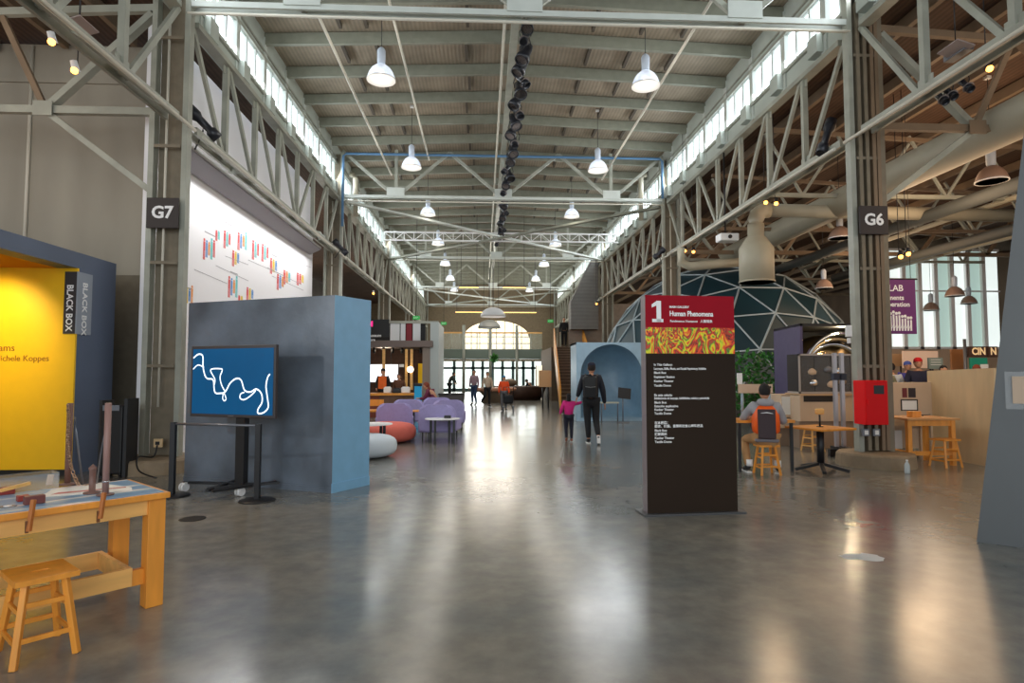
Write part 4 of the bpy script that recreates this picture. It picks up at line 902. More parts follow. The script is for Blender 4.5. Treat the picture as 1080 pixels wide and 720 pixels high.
t = thing('white_junction_box', 'small white junction box on the left flange of the G6 column', 'box', tuple(at(895, 349, 9.8)))
MB().box((0, 0, 0), (.09, .06, .19), bev=.008).build('cover', WHT, t); MB().box((0, 0, -.16), (.05, .04, .09), bev=.008).build('lower_cover', WHT, t)
# plywood exhibit panel, tables, stool, screen wall
YD = 10.9; t = thing('plywood_exhibit', 'plywood exhibit panel with small pictures behind the wood table', 'exhibit', (0, YD, 0)); a, b = at(930, 420, YD).x, at(985, 420, YD).x; za, zb2 = at(950, 446, YD).z, at(950, 403, YD).z
MB().b2((a, 0, za), (b, .05, zb2), bev=.005).build('panel', PLYP, t)
MB().b2((a-.02, 0, za-.05), (b+.02, .35, za)).build('shelf', PLYP, t)
for x in (a+.05, b-.05):
    for y in (.03, .3): MB().b2((x-.03, y-.03, 0), (x+.03, y+.03, za-.05)).build('leg', PLYP, t)
MB().b2((a, .32, .12), (b, .35, za-.05)).build('back_skirt', PLYP, t)
for (x0, x1, y0, y1, mm) in ((951, 956, 409, 419, mat('maroon_picture', (110, 40, 46), .6)), (957.5, 965, 409, 419, mat('dark_picture', (50, 40, 46), .6))):
    MB().b2((at(x0, 400, YD).x, -.006, at(950, y1, YD).z), (at(x1, 400, YD).x, 0, at(950, y0, YD).z)).build('picture', mm, t)
MB().b2((at(949, 400, YD).x, -.006, at(950, 433, YD).z), (at(967, 400, YD).x, 0, at(950, 421, YD).z)).build('label_frame', BLACK, t); MB().b2((at(950.3, 400, YD).x, -.008, at(950, 432, YD).z), (at(965.7, 400, YD).x, -.006, at(950, 422.3, YD).z)).build('label_sheet', PAPER, t)
o = MB().box((0, 0, .17), (.34, .03, .34)).build('bright_tile', WHT, loc=(at(948, 480, 11).x, 11.15, .12)); tag(o, 'bright white square panel under the plywood exhibit', 'panel')
TF1, TF2 = fl(966, 490), fl(1000+9, 492); yt = 9.75; t = thing('side_table', 'light wooden table with a stool tucked beneath it, beside the plywood wall', 'table', (0, yt, 0)); a, b = at(960, 440, yt).x, at(1011, 440, yt).x; zt_ = at(985, 441, yt).z
MB().b2((a-.05, 0, zt_-.035), (b+.03, .75, zt_), bev=.004).build('table_top', mat('warm_top', (196, 140, 80), .4), t)
for x in (a+.02, b-.06):
    for y in (.05, .66): MB().b2((x-.03, y, 0), (x+.04, y+.07, zt_-.035)).build('leg', PINE, t)
MB().b2((a+.05, .06, zt_-.13), (b-.09, .09, zt_-.035)).build('apron', PINE, t); MB().b2((a+.05, .06, .17), (b-.09, .1, .24)).build('lower_rail', PINE, t); MB().b2((a+.0, .1, .17), (a+.04, .66, .24)).build('lower_rail', PINE, t)
t2 = thing('small_exhibit', 'small wooden box with a dark coil on the side table', 'exhibit', (at(958, 438, yt+.3).x+.1, yt+.3, zt_)); MB().box((0, 0, .05), (.16, .14, .1), bev=.006).build('box', PINE, t2); MB().path([(.1+.06*math.cos(k*.5)+.01*k, .03*math.sin(k*.5), .02+.002*k) for k in range(14)], .008).build('coil', BLACK, t2)
stool('light wooden stool tucked under the side table', (at(990, 480, yt+.1).x, yt-.05, 0), .2, .34, .28, .46, mt=PINE)
pa, pb, pc = fl(978, 489), fl(1040, 493), None
t = thing('plywood_wall', 'large birch plywood partition wall behind the side table', 'partition', (0, 0, 0)); pa = Vector((at(978, 400, 11.0).x, 11.0, 0)); pb = fl(1052, 494)
zp = at(978, 391, 11.0).z; dv = (pb-pa).normalized(); nv = Vector((-dv.y, dv.x, 0))*.05
MB().ex([pa, pb, pb+Vector((0, 0, zp+.04)), pa+Vector((0, 0, zp))], nv).build('sheet', PLY, t); MB().ex([pa+nv*2, pb+nv*2, pb+nv*2+Vector((0, 0, .08)), pa+nv*2+Vector((0, 0, .08))], nv).build('floor_rail', RUST, t)
t = thing('water_bottle', 'clear plastic bottle standing on the floor beside the table leg', 'bottle', fl(957, 499)); MB().lathe([(.035, 0), (.04, .02), (.04, .12), (.03, .15), (.014, .17), (.014, .19)], n=16).build('body', mat('bottle_plastic', (215, 228, 232), .1, alpha=.6), t); MB().lathe([(.017, .188), (.017, .205)], n=12).build('cap', WHT, t)
# big slanted slab at the right edge
s0 = fl(1030, 571); s1 = fl(1080, 578); dv = (s1-s0).normalized(); s2 = s0+dv*1.6; nv = Vector((-dv.y, dv.x, 0)); rr_ = ray(1086, 88); top0 = Vector((0, 0, 1.52))+rr_*(nv.dot(s0)/nv.dot(rr_)); nv = nv*.25
t = thing('slanted_slab', 'huge slanted blue grey exhibit slab cut by the right edge of the picture', 'exhibit', (0, 0, 0))
SLAB = mat('slab_paint', (92, 96, 98), .4, noise=.08, nscale=1.2)
MB().ex([s0, s2, s2+Vector((0, 0, 4.1)), top0], nv).build('body', SLAB, t)
nn = Vector((dv.y, -dv.x, 0)); 
def onslab(px, py): r_ = ray(px, py); return Vector((0, 0, 1.52))+r_*(nn.dot(s0)/nn.dot(r_))
q0 = onslab(1061, 431); zq, zq2 = q0.z, onslab(1061, 392).z; q0 = Vector((q0.x, q0.y, 0))+nn*.012
MB().ex([q0+Vector((0, 0, zq)), q0+dv*.4+Vector((0, 0, zq)), q0+dv*.4+Vector((0, 0, zq2)), q0+Vector((0, 0, zq2))], nn*.01).build('acrylic_frame', GLASS, t)
q1 = q0+dv*.05+nn*.011; MB().ex([q1+Vector((0, 0, zq+.05)), q1+dv*.3+Vector((0, 0, zq+.05)), q1+dv*.3+Vector((0, 0, zq2-.04)), q1+Vector((0, 0, zq2-.04))], nn*.002).build('label_sheet', mat('tan_label', (186, 164, 142), .6), t)
# geodesic dome
DC = Vector((at(762, 395, 26).x, 26, .9)); DR = 5.35
dome = thing('geodesic_dome', 'large dark teal geodesic dome with pale struts', 'dome', DC)
bm = bmesh.new(); bmesh.ops.create_icosphere(bm, subdivisions=3, radius=DR, matrix=Matrix.Rotation(.35, 4, 'Z'))
bmesh.ops.delete(bm, geom=[v for v in bm.verts if v.co.z < -.95], context='VERTS')
me = bpy.data.meshes.new('dome_panels'); bm.to_mesh(me); me.materials.append(mat('dome_teal', (34, 62, 72), .35, noise=.25, nscale=.4)); o = bpy.data.objects.new('dome_panels', me); C.objects.link(o); o.parent = dome
m = MB()
for e in bm.edges: m.beam(e.verts[0].co*1.005, e.verts[1].co*1.005, .055, .05)
bm.free(); m.build('struts', mat('dome_strut', (176, 190, 196), .45), dome)
# portal with parabolic dish
YPp = 19.6; pl, pr_ = at(608, 400, YPp).x, at(690, 400, YPp).x; zt_ = at(640, 361, YPp).z
t = thing('dish_portal', 'pale blue square block with a huge concave listening dish', 'exhibit', (0, YPp, 0)); PB3 = mat('portal_blue', (146, 176, 196), .4, noise=.05)
cx_ = at(645, 400, YPp).x; rr = at(677.5, 400, YPp).x-cx_; czz = at(645, 363, YPp).z-rr; n = 40
m = MB(); bm = m.bm; rim2 = []; out2 = []
for k in range(n):
    a = 2*PI*k/n; dx, dz = math.cos(a), math.sin(a)
    if dz >= 0: rim2.append((dx*rr, dz*rr))
    else:
        sc_ = min(rr/abs(dx) if abs(dx) > 1e-6 else 9, (czz-.1)/abs(dz)); rim2.append((dx*sc_, dz*sc_))
    c = []
    if dx > 1e-6: c.append((pr_-cx_)/dx)
    if dx < -1e-6: c.append((pl-cx_)/dx)
    if dz > 1e-6: c.append((zt_-czz)/dz)
    if dz < -1e-6: c.append((0-czz)/dz)
    so = min(c); out2.append([dx*so, dz*so])
for (x, z) in ((pl-cx_, -czz), (pr_-cx_, -czz), (pl-cx_, zt_-czz), (pr_-cx_, zt_-czz)):
    j = min(out2, key=lambda v: (v[0]-x)**2+(v[1]-z)**2); j[0], j[1] = x, z
for (x, z) in ((-rr, .1-czz), (rr, .1-czz)):
    j = min(range(n), key=lambda q: (rim2[q][0]-x)**2+(rim2[q][1]-z)**2); rim2[j] = (x, z)
rv = [bm.verts.new((cx_+x, 0, czz+z)) for x, z in rim2]; ov = [bm.verts.new((cx_+x, 0, czz+z)) for x, z in out2]
for k in range(n): bm.faces.new((rv[k], rv[(k+1) % n], ov[(k+1) % n], ov[k]))
m.build('front_panel', PB3, t)
m = MB(); bm = m.bm; prev = None
for q in range(13):
    a = q/12*PI/2; f = math.cos(a)**.7 if q < 12 else 0.001; ring = [bm.verts.new((cx_+x*f, 1.15*math.sin(a), czz+z*f)) for x, z in rim2]
    if prev:
        for k in range(n): fc = bm.faces.new((prev[k], prev[(k+1) % n], ring[(k+1) % n], ring[k])); fc.smooth = True
    prev = ring
m.build('dish', mat('dish_blue', (116, 148, 170), .3, noise=.06), t, recalc=False)
m = MB(); m.b2((pl, .01, 0), (pl+.06, 1.3, zt_)); m.b2((pr_-.06, .01, 0), (pr_, 1.3, zt_)); m.b2((pl, .01, zt_-.06), (pr_, 1.3, zt_)); m.b2((pl, 1.25, 0), (pr_, 1.3, zt_)); m.build('casing', PB3, t)
xx = at(657, 440, YPp-.7).x; t = thing('music_stand', 'thin stand with a tilted dark reading plate in front of the dish', 'stand', (xx, YPp-.7, 0)); zz = at(657, 418, YPp-.7).z
MB().tube((0, 0, 0), (0, 0, zz), .018).build('pole', GREYM, t); MB().box((.05, -.02, zz+.1), (.40, .03, .34), m=Matrix.Translation((0, 0, 0)) @ Matrix.Rotation(-.25, 4, 'X') @ Matrix.Rotation(.12, 4, 'Y')).build('plate', BLACK, t); MB().lathe([(.2, 0), (.2, .015), (.02, .03)], n=18).build('base', GREYM, t)
xx = at(645, 440, YPp-.5).x; t = thing('pale_side_shelf', 'small pale shelf on a thin leg before the dish', 'shelf', (xx, YPp-.5, 0)); zz = at(645, 424, YPp-.5).z
MB().b2((-.32, 0, zz-.04), (.25, .3, zz)).build('shelf', mat('pale_shelf', (200, 196, 176), .5), t); MB().tube((-.3, .1, 0), (-.3, .1, zz-.04), .02).tube((.22, .1, 0), (.22, .1, zz-.04), .02).build('leg', GREYM, t)
# ducts
o = MB().path([(9.15, -4, 5.9), (9.15, 10, 5.9), (9.15, 22, 5.9)], .36, 20).build('main_duct', DUCT); tag(o, 'very large round duct running along the right aisle ceiling', 'duct')
YV = 15.0; vx = at(797, 240, YV).x; zv = at(797, 224, YV).z
t = thing('bell_vent', 'bell shaped vent hanging from an elbow duct right of the nave', 'vent', (vx, YV, 0)); zb1 = at(797, 298, YV).z; zb0 = at(797, 262, YV).z
MB().lathe([(.40, zb1), (.42, zb1), (.42, zb0), (.24, zb0+.28), (.2, zb0+.3), (.2, zv-.3)], n=28).build('bell', DUCT, t)
MB().path([(0, 0, zv-.32), (0, 0, zv-.2), (.05, 0, zv-.06), (.18, 0, zv+.05), (.35, 0, zv+.06)], .2, 18).build('elbow', DUCT, t); MB().path([(.3, 0, zv+.06), (7, .2, zv+.06)], .17, 18).build('branch_duct', DUCT, t)
MB().lathe([(.44, zb1), (.44, zb1+.04)], n=28).build('lip', DUCT, t)
ya = 17; o = MB().path([at(718, 262, ya), at(718, 275, ya)-Vector((0, 0, .05)), at(728, 281, ya), at(760, 278, ya), at(790, 276, ya)], .13, 14).build('bent_pipe', DUCT); tag(o, 'smaller bent pipe running behind the bell vent', 'duct')
# vertical white pipes by second columns
for (px, py0, py1, px2, lab) in ((375, 188, 228, 345, 'left'), (676, 188, 232, 700, 'right')):
    y = 22; a, b = at(px, py1, y), at(px, py0, y); s = -1 if px < 500 else 1
    o = MB().path([a, b, b+Vector((s*.1, 0, .12)), b+Vector((s*.2, 0, .14))], .09, 12).build('white_pipe', DUCT); tag(o, 'thick pale elbow pipe high beside the second %s column' % lab, 'pipe')
# projector
yp = 15.6; p = at(767, 251, yp); t = thing('projector', 'white projector hung on a thin black pole from the right truss', 'projector', p)
MB().box((0, 0, 0), (.5, .36, .2), bev=.03).build('case', WHT, t); MB().tube((0, -.18, 0), (0, -.21, 0), .05).build('lens', BLACK, t); MB().tube((-.05, 0, .1), (-.05, 0, 7.5-p.z), .022).build('pole', BLACK, t); MB().box((-.05, 0, .5), (.1, .1, .14)).build('clamp', GREYM, t)
# banner
yb = 13.2; t = thing('hanging_banner', 'purple fabric banner with white crowd silhouette, partly behind the G6 column', 'banner', (0, yb, 0)); a, b = at(912, 320, yb).x, at(966, 320, yb).x; za, zb2 = at(945, 352, yb).z, at(945, 294, yb).z
bnr = MB().b2((a, 0, za), (b, .015, zb2)).build('fabric', mat('banner_purple', (104, 46, 110), .7, noise=.12, nscale=1), t)
MB().tube((a-.05, .01, zb2), (b+.05, .01, zb2), .02).build('rod', BLACK, t)
MB().tube((a+.1, .01, zb2), (a+.1, .01, 7.88), .006).tube((b-.1, .01, zb2), (b-.1, .01, 7.85), .006).build('cord', BLACK, t)
text('lettering', 'THE LAB', .2, LET, bnr, (at(953, 320, yb).x, -.004, at(945, 304, yb).z), align='RIGHT', off=.002); text('lettering', 'Experiments', .15, LET, bnr, (at(953.5, 320, yb).x, -.004, at(945, 314, yb).z), align='RIGHT', off=.003); text('lettering', 'in Cooperation', .15, LET, bnr, (at(959.5, 320, yb).x, -.004, at(945, 321, yb).z), align='RIGHT', off=.003)
m = MB(); random.seed(5)
for k in range(15):
    x = a+.12+(b-a-.25)*k/14; h = .2+random.random()*.08+.1*math.sin(k/14*PI); m.box((x, -.003, za+.12+h/2-.05), (.04, .004, h)); m.ball((x, -.003, za+.12+h), .035, 8, (1, .1, 1)); m.beam((x-.05, -.003, za+.12), (x-.02, -.003, za+.2), .025, .004)
m.build('crowd_print', LET, bnr)
# ================================================================== PENDANT HIGH-BAY LAMPS
LSH = mat('prismatic_lamp_shade', (225, 232, 242), .25, alpha=.85, emit=.35, ecol=(225, 235, 255)); LBULB = mat('lamp_bulb', (255, 250, 240), .4, emit=9)
def highbay(loc, label, ceil):
    t = thing('pendant_lamp', label, 'lamp', loc, group=None)
    MB().lathe([(.29, 0), (.285, .05), (.25, .15), (.2, .23), (.12, .3), (.07, .32)], n=24).build('shade', LSH, t, recalc=False)
    MB().lathe([(.3, -.012), (.3, .012), (.28, .012), (.28, -.012)], n=24).build('rim', WHT, t)
    MB().lathe([(.001, .32), (.07, .32), (.085, .36), (.09, .62), (.07, .66), (.03, .7), (.001, .7)], n=16).build('housing', mat('lamp_housing', (190, 200, 214), .4), t)
    MB().ball((0, 0, .12), .07, 10, (1, 1, 1.4)).build('bulb', LBULB if LSH.name != 'brown_lamp_shade' else WHT, t)
    MB().tube((0, 0, .7), (0, 0, ceil-loc[2]), .008).build('cord', BLACK, t); MB().box((0, 0, ceil-loc[2]-.03), (.1, .1, .06)).build('ceiling_box', WHT, t)
    return t
for sd, x in (('left', -2.14), ('right', 3.46)):
    first = None
    for k in range(7):
        y = 12.5+5.4*k; lab = 'white high-bay pendant lamp, %s of the %s row counting from the camera' % (ORD[k], sd)
        if first is None: first = highbay((x, y, 7.66), lab, 9.545)
        else: dup(first, (x, y, 7.66), label=lab)
        d = point('lamp_light', (x, y, 7.6), 50, (1, .93, .82), .7)
LSH = mat('brown_lamp_shade', (150, 122, 106), .5)  # opaque brown variant of the pendant shade, without emission
for (px, py, y, lab) in ((1046, 191, 12, 'brownish high-bay lamp in the right aisle near the slanted slab'), (886, 251, 16, 'high-bay lamp glimpsed just left of the G6 column'), (869, 304, 21, 'small high-bay lamp above the right side of the dome')):
    p = at(px, py, y); highbay((p.x, p.y, p.z), lab, 8.0-(p.x-6.75)*.0535)
# ================================================================== CENTRAL LIGHTING TRACK
t = thing('lighting_track', 'black lighting track hung below the ridge along the nave', 'track', (.80, 0, 8.25)); MB().b2((-.03, 9.6, 0), (.03, 30, .06)).build('rail', BLACK, t)
m = MB()
for k in range(8): m.tube((0, 10.3+k*2.7, .05), (0, 10.3+k*2.7, 1.05), .01, n=6)
m.build('hanger', STEEL, t)
LENS = mat('lamp_lens', (150, 140, 136), .2); BLK2 = mat('fixture_black', (30, 33, 42), .35)
def spotlight(label, loc, yaw, tilt, kind=0):
    t = thing('stage_spotlight', label, 'spotlight', loc, yaw)
    M = Matrix.Rotation(tilt, 3, 'X')
    prof = [(.001, .17), (.06, .16), (.075, .08), (.085, -.02), (.115, -.1), (.118, -.2), (.1, -.2), (.098, -.17)] if kind == 0 else [(.001, .2), (.05, .19), (.06, .1), (.055, 0), (.05, -.12), (.075, -.16), (.078, -.26), (.068, -.26), (.066, -.22)]
    MB().lathe(prof, (0, 0, -.3), 16, M).build('barrel', BLK2, t)
    MB().lathe([(.001, -.165), (.1, -.17)], (0, 0, -.3), 16, M).build('lens', LENS, t)
    MB().path([(-.1, 0, -.3), (-.12, 0, -.2), (-.08, 0, -.08), (0, 0, -.06), (.08, 0, -.08), (.12, 0, -.2), (.1, 0, -.3)], .01, 6).build('yoke', BLACK, t)
    MB().tube((0, 0, -.08), (0, 0, .02), .02).box((0, 0, 0), (.07, .09, .07)).build('clamp', BLACK, t)
    return t
random.seed(9); s0_ = s1_ = None
for k in range(26):
    y = 10.8+.42*k+(.012*k*k); lab = 'stage spotlight on the central track, %s from the camera end' % ORD[k]
    yaw = random.uniform(-1.3, 1.3); kd = k % 3 == 1
    if kd and s1_ is None: s1_ = spotlight(lab, (.80, y, 8.24), yaw, -.7, 1)
    elif not kd and s0_ is None: s0_ = spotlight(lab, (.80, y, 8.24), yaw, -.55, 0)
    else: dup(s1_ if kd else s0_, (.80+random.uniform(-.05, .05), y, 8.24), yaw, lab, 1.2)
# big profile spots on the side trusses
def profile(label, a, b, foot):
    t = thing('profile_spotlight', label, 'spotlight', a); d = b-a; L = d.length; q = d.to_track_quat('Z', 'Y').to_matrix()
    MB().lathe([(.001, 0), (.1, 0), (.105, L*.25), (.07, L*.35), (.065, L*.7), (.1, L*.75), (.1, L), (.085, L), (.08, L*.95), (.001, L*.95)], (0, 0, 0), 18, q).build('barrel', BLK2, t)
    c = d*.4; MB().path([c+Vector((0, .1, 0)), c+Vector((0, .1, -.15)), foot-a], .014, 6).build('yoke', BLACK, t)
    return t
profile('long black profile spotlight on the left truss beside the G7 column', at(199, 114, 10.6), at(230, 146, 10.9), at(206, 140, 10.7)+Vector((0, 0, -.3)))
profile('long black profile spotlight on the right truss beside the G6 column', at(877, 127, 10.8), at(866, 162, 10.7), at(880, 158, 10.7))
profile('black profile spotlight at the second left column', at(352, 253, 19.5), at(366, 268, 19.7), at(353, 272, 19.6))
profile('black profile spotlight at the second right column', at(701, 262, 19.5), at(690, 272, 19.7), at(697, 275, 19.6))
for (px, py, Y, lab) in ((247, 176, 12.2, 'pale grey lamp head on the left truss above the wall chart'), (337, 248, 18.5, 'small pale lamp head on the left truss near the second column')):
    t = thing('lamp_head', lab, 'spotlight', at(px, py, Y)); MB().lathe([(.001, .12), (.07, .1), (.09, 0), (.14, -.08), (.13, -.08)], (0, 0, 0), 16, Matrix.Rotation(.9, 3, 'X')).build('head', STEELW, t)
    MB().beam((0, 0, 0), (-.05, .0, .14), .03).build('arm', STEEL, t)
GLOW = mat('warm_glow_lens', (255, 190, 90), .4, emit=7, ecol=(255, 165, 70))
def glowspot(px, py, Y, lab, tgt, pw=60, ang=70):
    p = at(px, py, Y); t = thing('warm_track_spotlight', lab, 'spotlight', p)
    M = Matrix.Rotation(.5, 3, 'X')
    MB().lathe([(.001, .14), (.045, .13), (.05, 0), (.06, -.02), (.055, -.02)], (0, 0, 0), 14, M).build('barrel', WHT if px < 500 else BLACK, t); MB().ball((0, -.03, -.02), .05, 10, (1, 1, 1)).build('lens', GLOW, t)
    zc_ = (8.0-(p.x-6.75)*.0535) if p.x > 6.7 else (8.0+(p.x+5.4)*.053 if p.x < -5.3 else 9.5)
    MB().tube((0, .03, .05), (.0, .03, zc_-p.z), .008).build('stem', BLACK, t)
    if pw: spot('warm_spot_light', p+Vector((0, -.02, -.08)), tgt, pw, ang, (1, .70, .42), .7, .4)
    return t
glowspot(56, 44, 8.6, 'glowing warm spotlight, upper one on the left overhead truss', (-3.2, 4.0, .5), 240)
glowspot(80, 74, 8.9, 'white warm spotlight, lower one on the left overhead truss', (-2.4, 3.8, .5), 260)
glowspot(1042, 72, 8.6, 'glowing warm spotlight on the right overhead truss', (7.5, 10.5, .5), 90)
glowspot(807, 213, 14.5, 'left glowing spotlight of the pair above the bell vent', (4.6, 9.6, .5), 110)
glowspot(818, 214, 14.2, 'right glowing spotlight of the pair above the bell vent', (6.2, 11.5, .5), 110)
glowspot(722, 264, 18.8, 'left small glowing spotlight beside the projector truss', (3.8, 17.5, .5), 120)
glowspot(731, 265, 18.6, 'right small glowing spotlight beside the projector truss', (5, 16.5, .5), 0)
glowspot(949, 270, 13, 'left glowing spotlight hung right of the G6 plate', (8.5, 11, .5), 90)
glowspot(957, 267, 12.8, 'right glowing spotlight hung right of the G6 plate', (7.6, 9.7, .5), 90)
glowspot(394, 309, 29, 'warm glowing lamp beyond the blue partition on the left truss', (-4, 28, .5), 200)
glowspot(629, 320, 31, 'warm glowing lamp on the grey block above the stairs', (4, 28, .5), 150)
for k, (px, py) in enumerate(((990, 98), (999, 93), (1016, 85))):
    p = at(px, py, 8.6); dup(s1_, p+Vector((0, 0, .2)), 0, 'black hanging stage spotlight on the right overhead truss, %s of three' % ['left', 'middle', 'right'][k], .8)
for k, (px, py, Y, l) in enumerate(((84, 28, 8.2, 'left overhead truss'), (1008, 52, 8.4, 'right overhead truss'), (405, 283, 19, 'truss'))):
    if k == 2: continue
    t = thing('barn_door_flood', 'grey flat flood light with open metal flap on the %s' % l, 'flood light', at(px, py, Y))
    MB().box((0, 0, 0), (.28, .4, .02), m=Matrix.Rotation(.3 if k else -.3, 4, 'Y'), bev=.004).build('flap', mat('flap_mauve', (170, 156, 154), .5), t); MB().box((-.12 if k == 0 else .12, .1, .0), (.16, .4, .1), bev=.01).build('body', GREYM, t); MB().tube((0, 0, 0), (0, 0, 7.75-t.location.z), .008).build('stem', BLACK, t)
# hanging conduits of the left aisle drop
# ================================================================== LOUNGE
LAV = mat('lavender_fabric', (164, 156, 204), .85, noise=.05, nscale=20, bump=.08); CORAL = mat('coral_fabric', (226, 112, 96), .85, noise=.05); PALE = mat('pale_blue_fabric', (214, 226, 236), .85)
def pouf(label, loc, r, h, mt, seams=0):
    t = thing('pouf', label, 'pouf', loc); m = MB(); n = 64 if seams else 32; prof = []
    for k in range(11):
        a = -PI/2+k*PI/10; prof.append((max(.001, r*(abs(math.cos(a))**.42)), h/2+h/2*math.copysign(abs(math.sin(a))**.8, math.sin(a))))
    m.lathe(prof, n=n)
    if seams:
        for i, v in enumerate(m.bm.verts):
            if (i % n) % 2: v.co.x *= .985; v.co.y *= .985
    m.build('cushion', mt, t); MB().lathe([(r*.55, 0), (r*.55, .03)], n=24).build('base', BLACK, t); return t
w = fl(423, 476); wr = .62; ww = fl(400, 484); pouf('pale blue ribbed pouf beside the blue partition', (w.x-wr+.02, ww.y+wr*.55, 0), wr, at(400, 457, ww.y+.5).z, PALE, 1)
w = fl(439, 466); pouf('coral red pouf between the pale pouf and the lavender armchairs', (at(439, 450, 13.9).x-.66, 13.9, 0), .66, at(425, 445, 13.9).z, CORAL)
def armchair(label, loc, rz, first=None):
    if first: return dup(first, loc, rz, label)
    t = thing('lavender_armchair', label, 'armchair', loc, rz, None)
    def arch(w, h, r, y0, y1, z0):
        pts = [(-w, z0), (w, z0)]
        for k in range(9): a = k*PI/16; pts.append((w-r+r*math.cos(a), h-r+r*math.sin(a)))
        for k in range(9): a = PI/2+k*PI/16; pts.append((-w+r+r*math.cos(a), h-r+r*math.sin(a)))
        m = MB(); m.ex([(x, y0, z) for x, z in pts], (0, y1-y0, 0)); 
        es = [e for e in m.bm.edges if abs(e.verts[0].co.y-e.verts[1].co.y) < 1e-5]
        bmesh.ops.bevel(m.bm, geom=es, offset=.045, segments=3, affect='EDGES')
        for f in m.bm.faces: f.smooth = f.calc_area() < .05
        return m
    arch(.43, .82, .2, -.38, -.26, .2).build('backrest', LAV, t)
    MB().box((0, .05, .33), (.78, .66, .24), bev=.07).build('seat', LAV, t)
    for s in (-1, 1): MB().box((s*.40, .05, .36), (.10, .62, .26), bev=.04).build('armrest', LAV, t)
    for x in (-.34, .34):
        for y in (-.28, .3): MB().tube((x, y, 0), (x, y, .22), .014).build('leg', BLACK, t)
    return t
# facing away from the camera = +Y
def xa(px, Y): return at(px, 450, Y).x
ac = armchair('lavender armchair nearest the round side table, back to the camera', (xa(464, 14.2), 14.2, 0), R(-8))
armchair('lavender armchair behind the coral pouf, back to the camera', (xa(416.5, 15), 15, 0), R(6), ac)
armchair('lavender armchair partly hidden at the far left of the group', (xa(432, 17.3), 17.3, 0), R(0), ac)
armchair('lavender armchair partly hidden behind the one by the round table', (xa(461, 18.6), 18.6, 0), R(4), ac)
armchair('lavender armchair mostly hidden at the right end of the group', (at(491, 450, 16.9).x-.45, 16.9, 0), R(0), ac)
def rtable(label, loc, r, h, top, first=None):
    t = thing('round_side_table', label, 'table', loc); MB().lathe([(r, h-.02), (r, h), (.001, h)], n=32).lathe([(.001, h-.02), (r, h-.02)], n=32).build('table_top', top, t)
    for k in range(4):
        a = PI/4+k*PI/2+.3; MB().box((math.cos(a)*r*.78, math.sin(a)*r*.78, (h-.02)/2), (.05, .05, h-.02)).build('leg', BLACK, t)
    return t
yt = fl(468, 468).y+.1; rt = rtable('round white side table with black legs before the lavender armchair', (xa(466.5, yt), yt, 0), .38, at(466, 441, yt).z, WHT)
t = thing('small_black_box', 'small black box lying on the round white side table', 'box', (xa(472, yt)+.0, yt, at(466, 441, yt).z)); MB().box((0, 0, .03), (.15, .1, .05), bev=.006).build('body', BLACK, t); MB().box((0, 0, .058), (.13, .08, .008)).build('lid', BLACKM, t)
rtable('second round white side table half hidden behind the blue partition', (xa(391, 12.1), 12.1, 0), .42, at(390, 446.5, 12.1).z, WHT)
rtable('low wooden coffee table between the lavender armchairs', (xa(443, 16.2), 16.2, 0), .38, .56, PINE)
t = thing('light_chair', 'blond wooden chair behind the lavender armchairs at the left', 'chair', (xa(394, 17.2), 17.2, 0))
MB().box((0, 0, .5), (.5, .45, .05)).build('seat', PINE, t)
for x in (-.22, .22):
    for y in (-.2, .2): MB().tube((x, y, 0), (x, y, .5), .025).build('leg', PINE, t)
MB().b2((-.24, .2, .62), (.24, .23, .8)).build('backrest', PINE, t)
# ================================================================== CAFE / LEFT MID
Y1 = 24.0
def X1(px, Y=Y1): return at(px, 400, Y).x
def Z1(py, Y=Y1): return at(450, py, Y).z
t = thing('cafe_kiosk', 'dark cafe canopy block with a flat roof and white end pillar', 'kiosk', (0, Y1, 0))
MB().b2((X1(360), 0, Z1(366)), (X1(456), 3, Z1(359)), bev=.02).build('canopy', mat('canopy_taupe', (112, 98, 92), .6), t)
MB().b2((X1(453), .2, 0), (X1(462), 3.4, Z1(339))).build('end_pillar', mat('pale_grey_wall', (178, 186, 184), .6), t); MB().b2((X1(445), .15, 0), (X1(453), .4, Z1(366))).build('grey_pillar', mat('taupe_wall', (134, 122, 112), .7), t)
MB().b2((X1(360), 2.9, 0), (X1(453), 3.1, Z1(366))).build('back_wall', mat('kiosk_brown', (88, 58, 44), .7, noise=.2), t)
MB().b2((X1(433), 2.8, Z1(420)), (X1(444), 2.88, Z1(382))).build('yellow_panel', mat('yellow_glow_panel', (236, 186, 20), .6, emit=.25), t)
MB().b2((X1(360), -.05, Z1(355)), (X1(410), .0, Z1(337))).build('sign_band', BLACKM, t)
text('lettering', 'M', .28, mat('magenta_letter', (255, 40, 140), .5, emit=.8), t, (X1(387), -.06, Z1(342)), off=.01); text('lettering', 'Museum', .16, LET, t, (X1(387), -.06, Z1(354)), off=.004); text('lettering', 'Store', .14, LET, t, (X1(387), -.06, Z1(358.5)), off=.004)
for px in (403, 427, 432.5): MB().b2((X1(px), .0, .9), (X1(px)+.1, .08, Z1(368))).build('wood_post', PINEL, t)
MB().ball((X1(433), -.1, Z1(389.5)), .13, 12).build('globe_lamp', mat('globe_glow', (255, 240, 210), .5, emit=3), t)
for k in range(6): MB().tube((X1(392+k*10), .5, Z1(366)-.22), (X1(392+k*10), .5, Z1(366)), .05).build('downlight', BLACK, t)
t = thing('menu_screen', 'bright blank white screen behind the cafe counter', 'screen', (0, Y1+1.2, 0)); y = Y1+1.2
MB().b2((X1(382, y), 0, Z1(403, y)), (X1(420, y), .06, Z1(384, y)), bev=.01).build('frame', WHT, t); MB().b2((X1(383, y), -.01, Z1(402.5, y)), (X1(419.5, y), 0, Z1(384.5, y))).build('screen', mat('white_screen', (245, 248, 255), .4, emit=1.1), t)
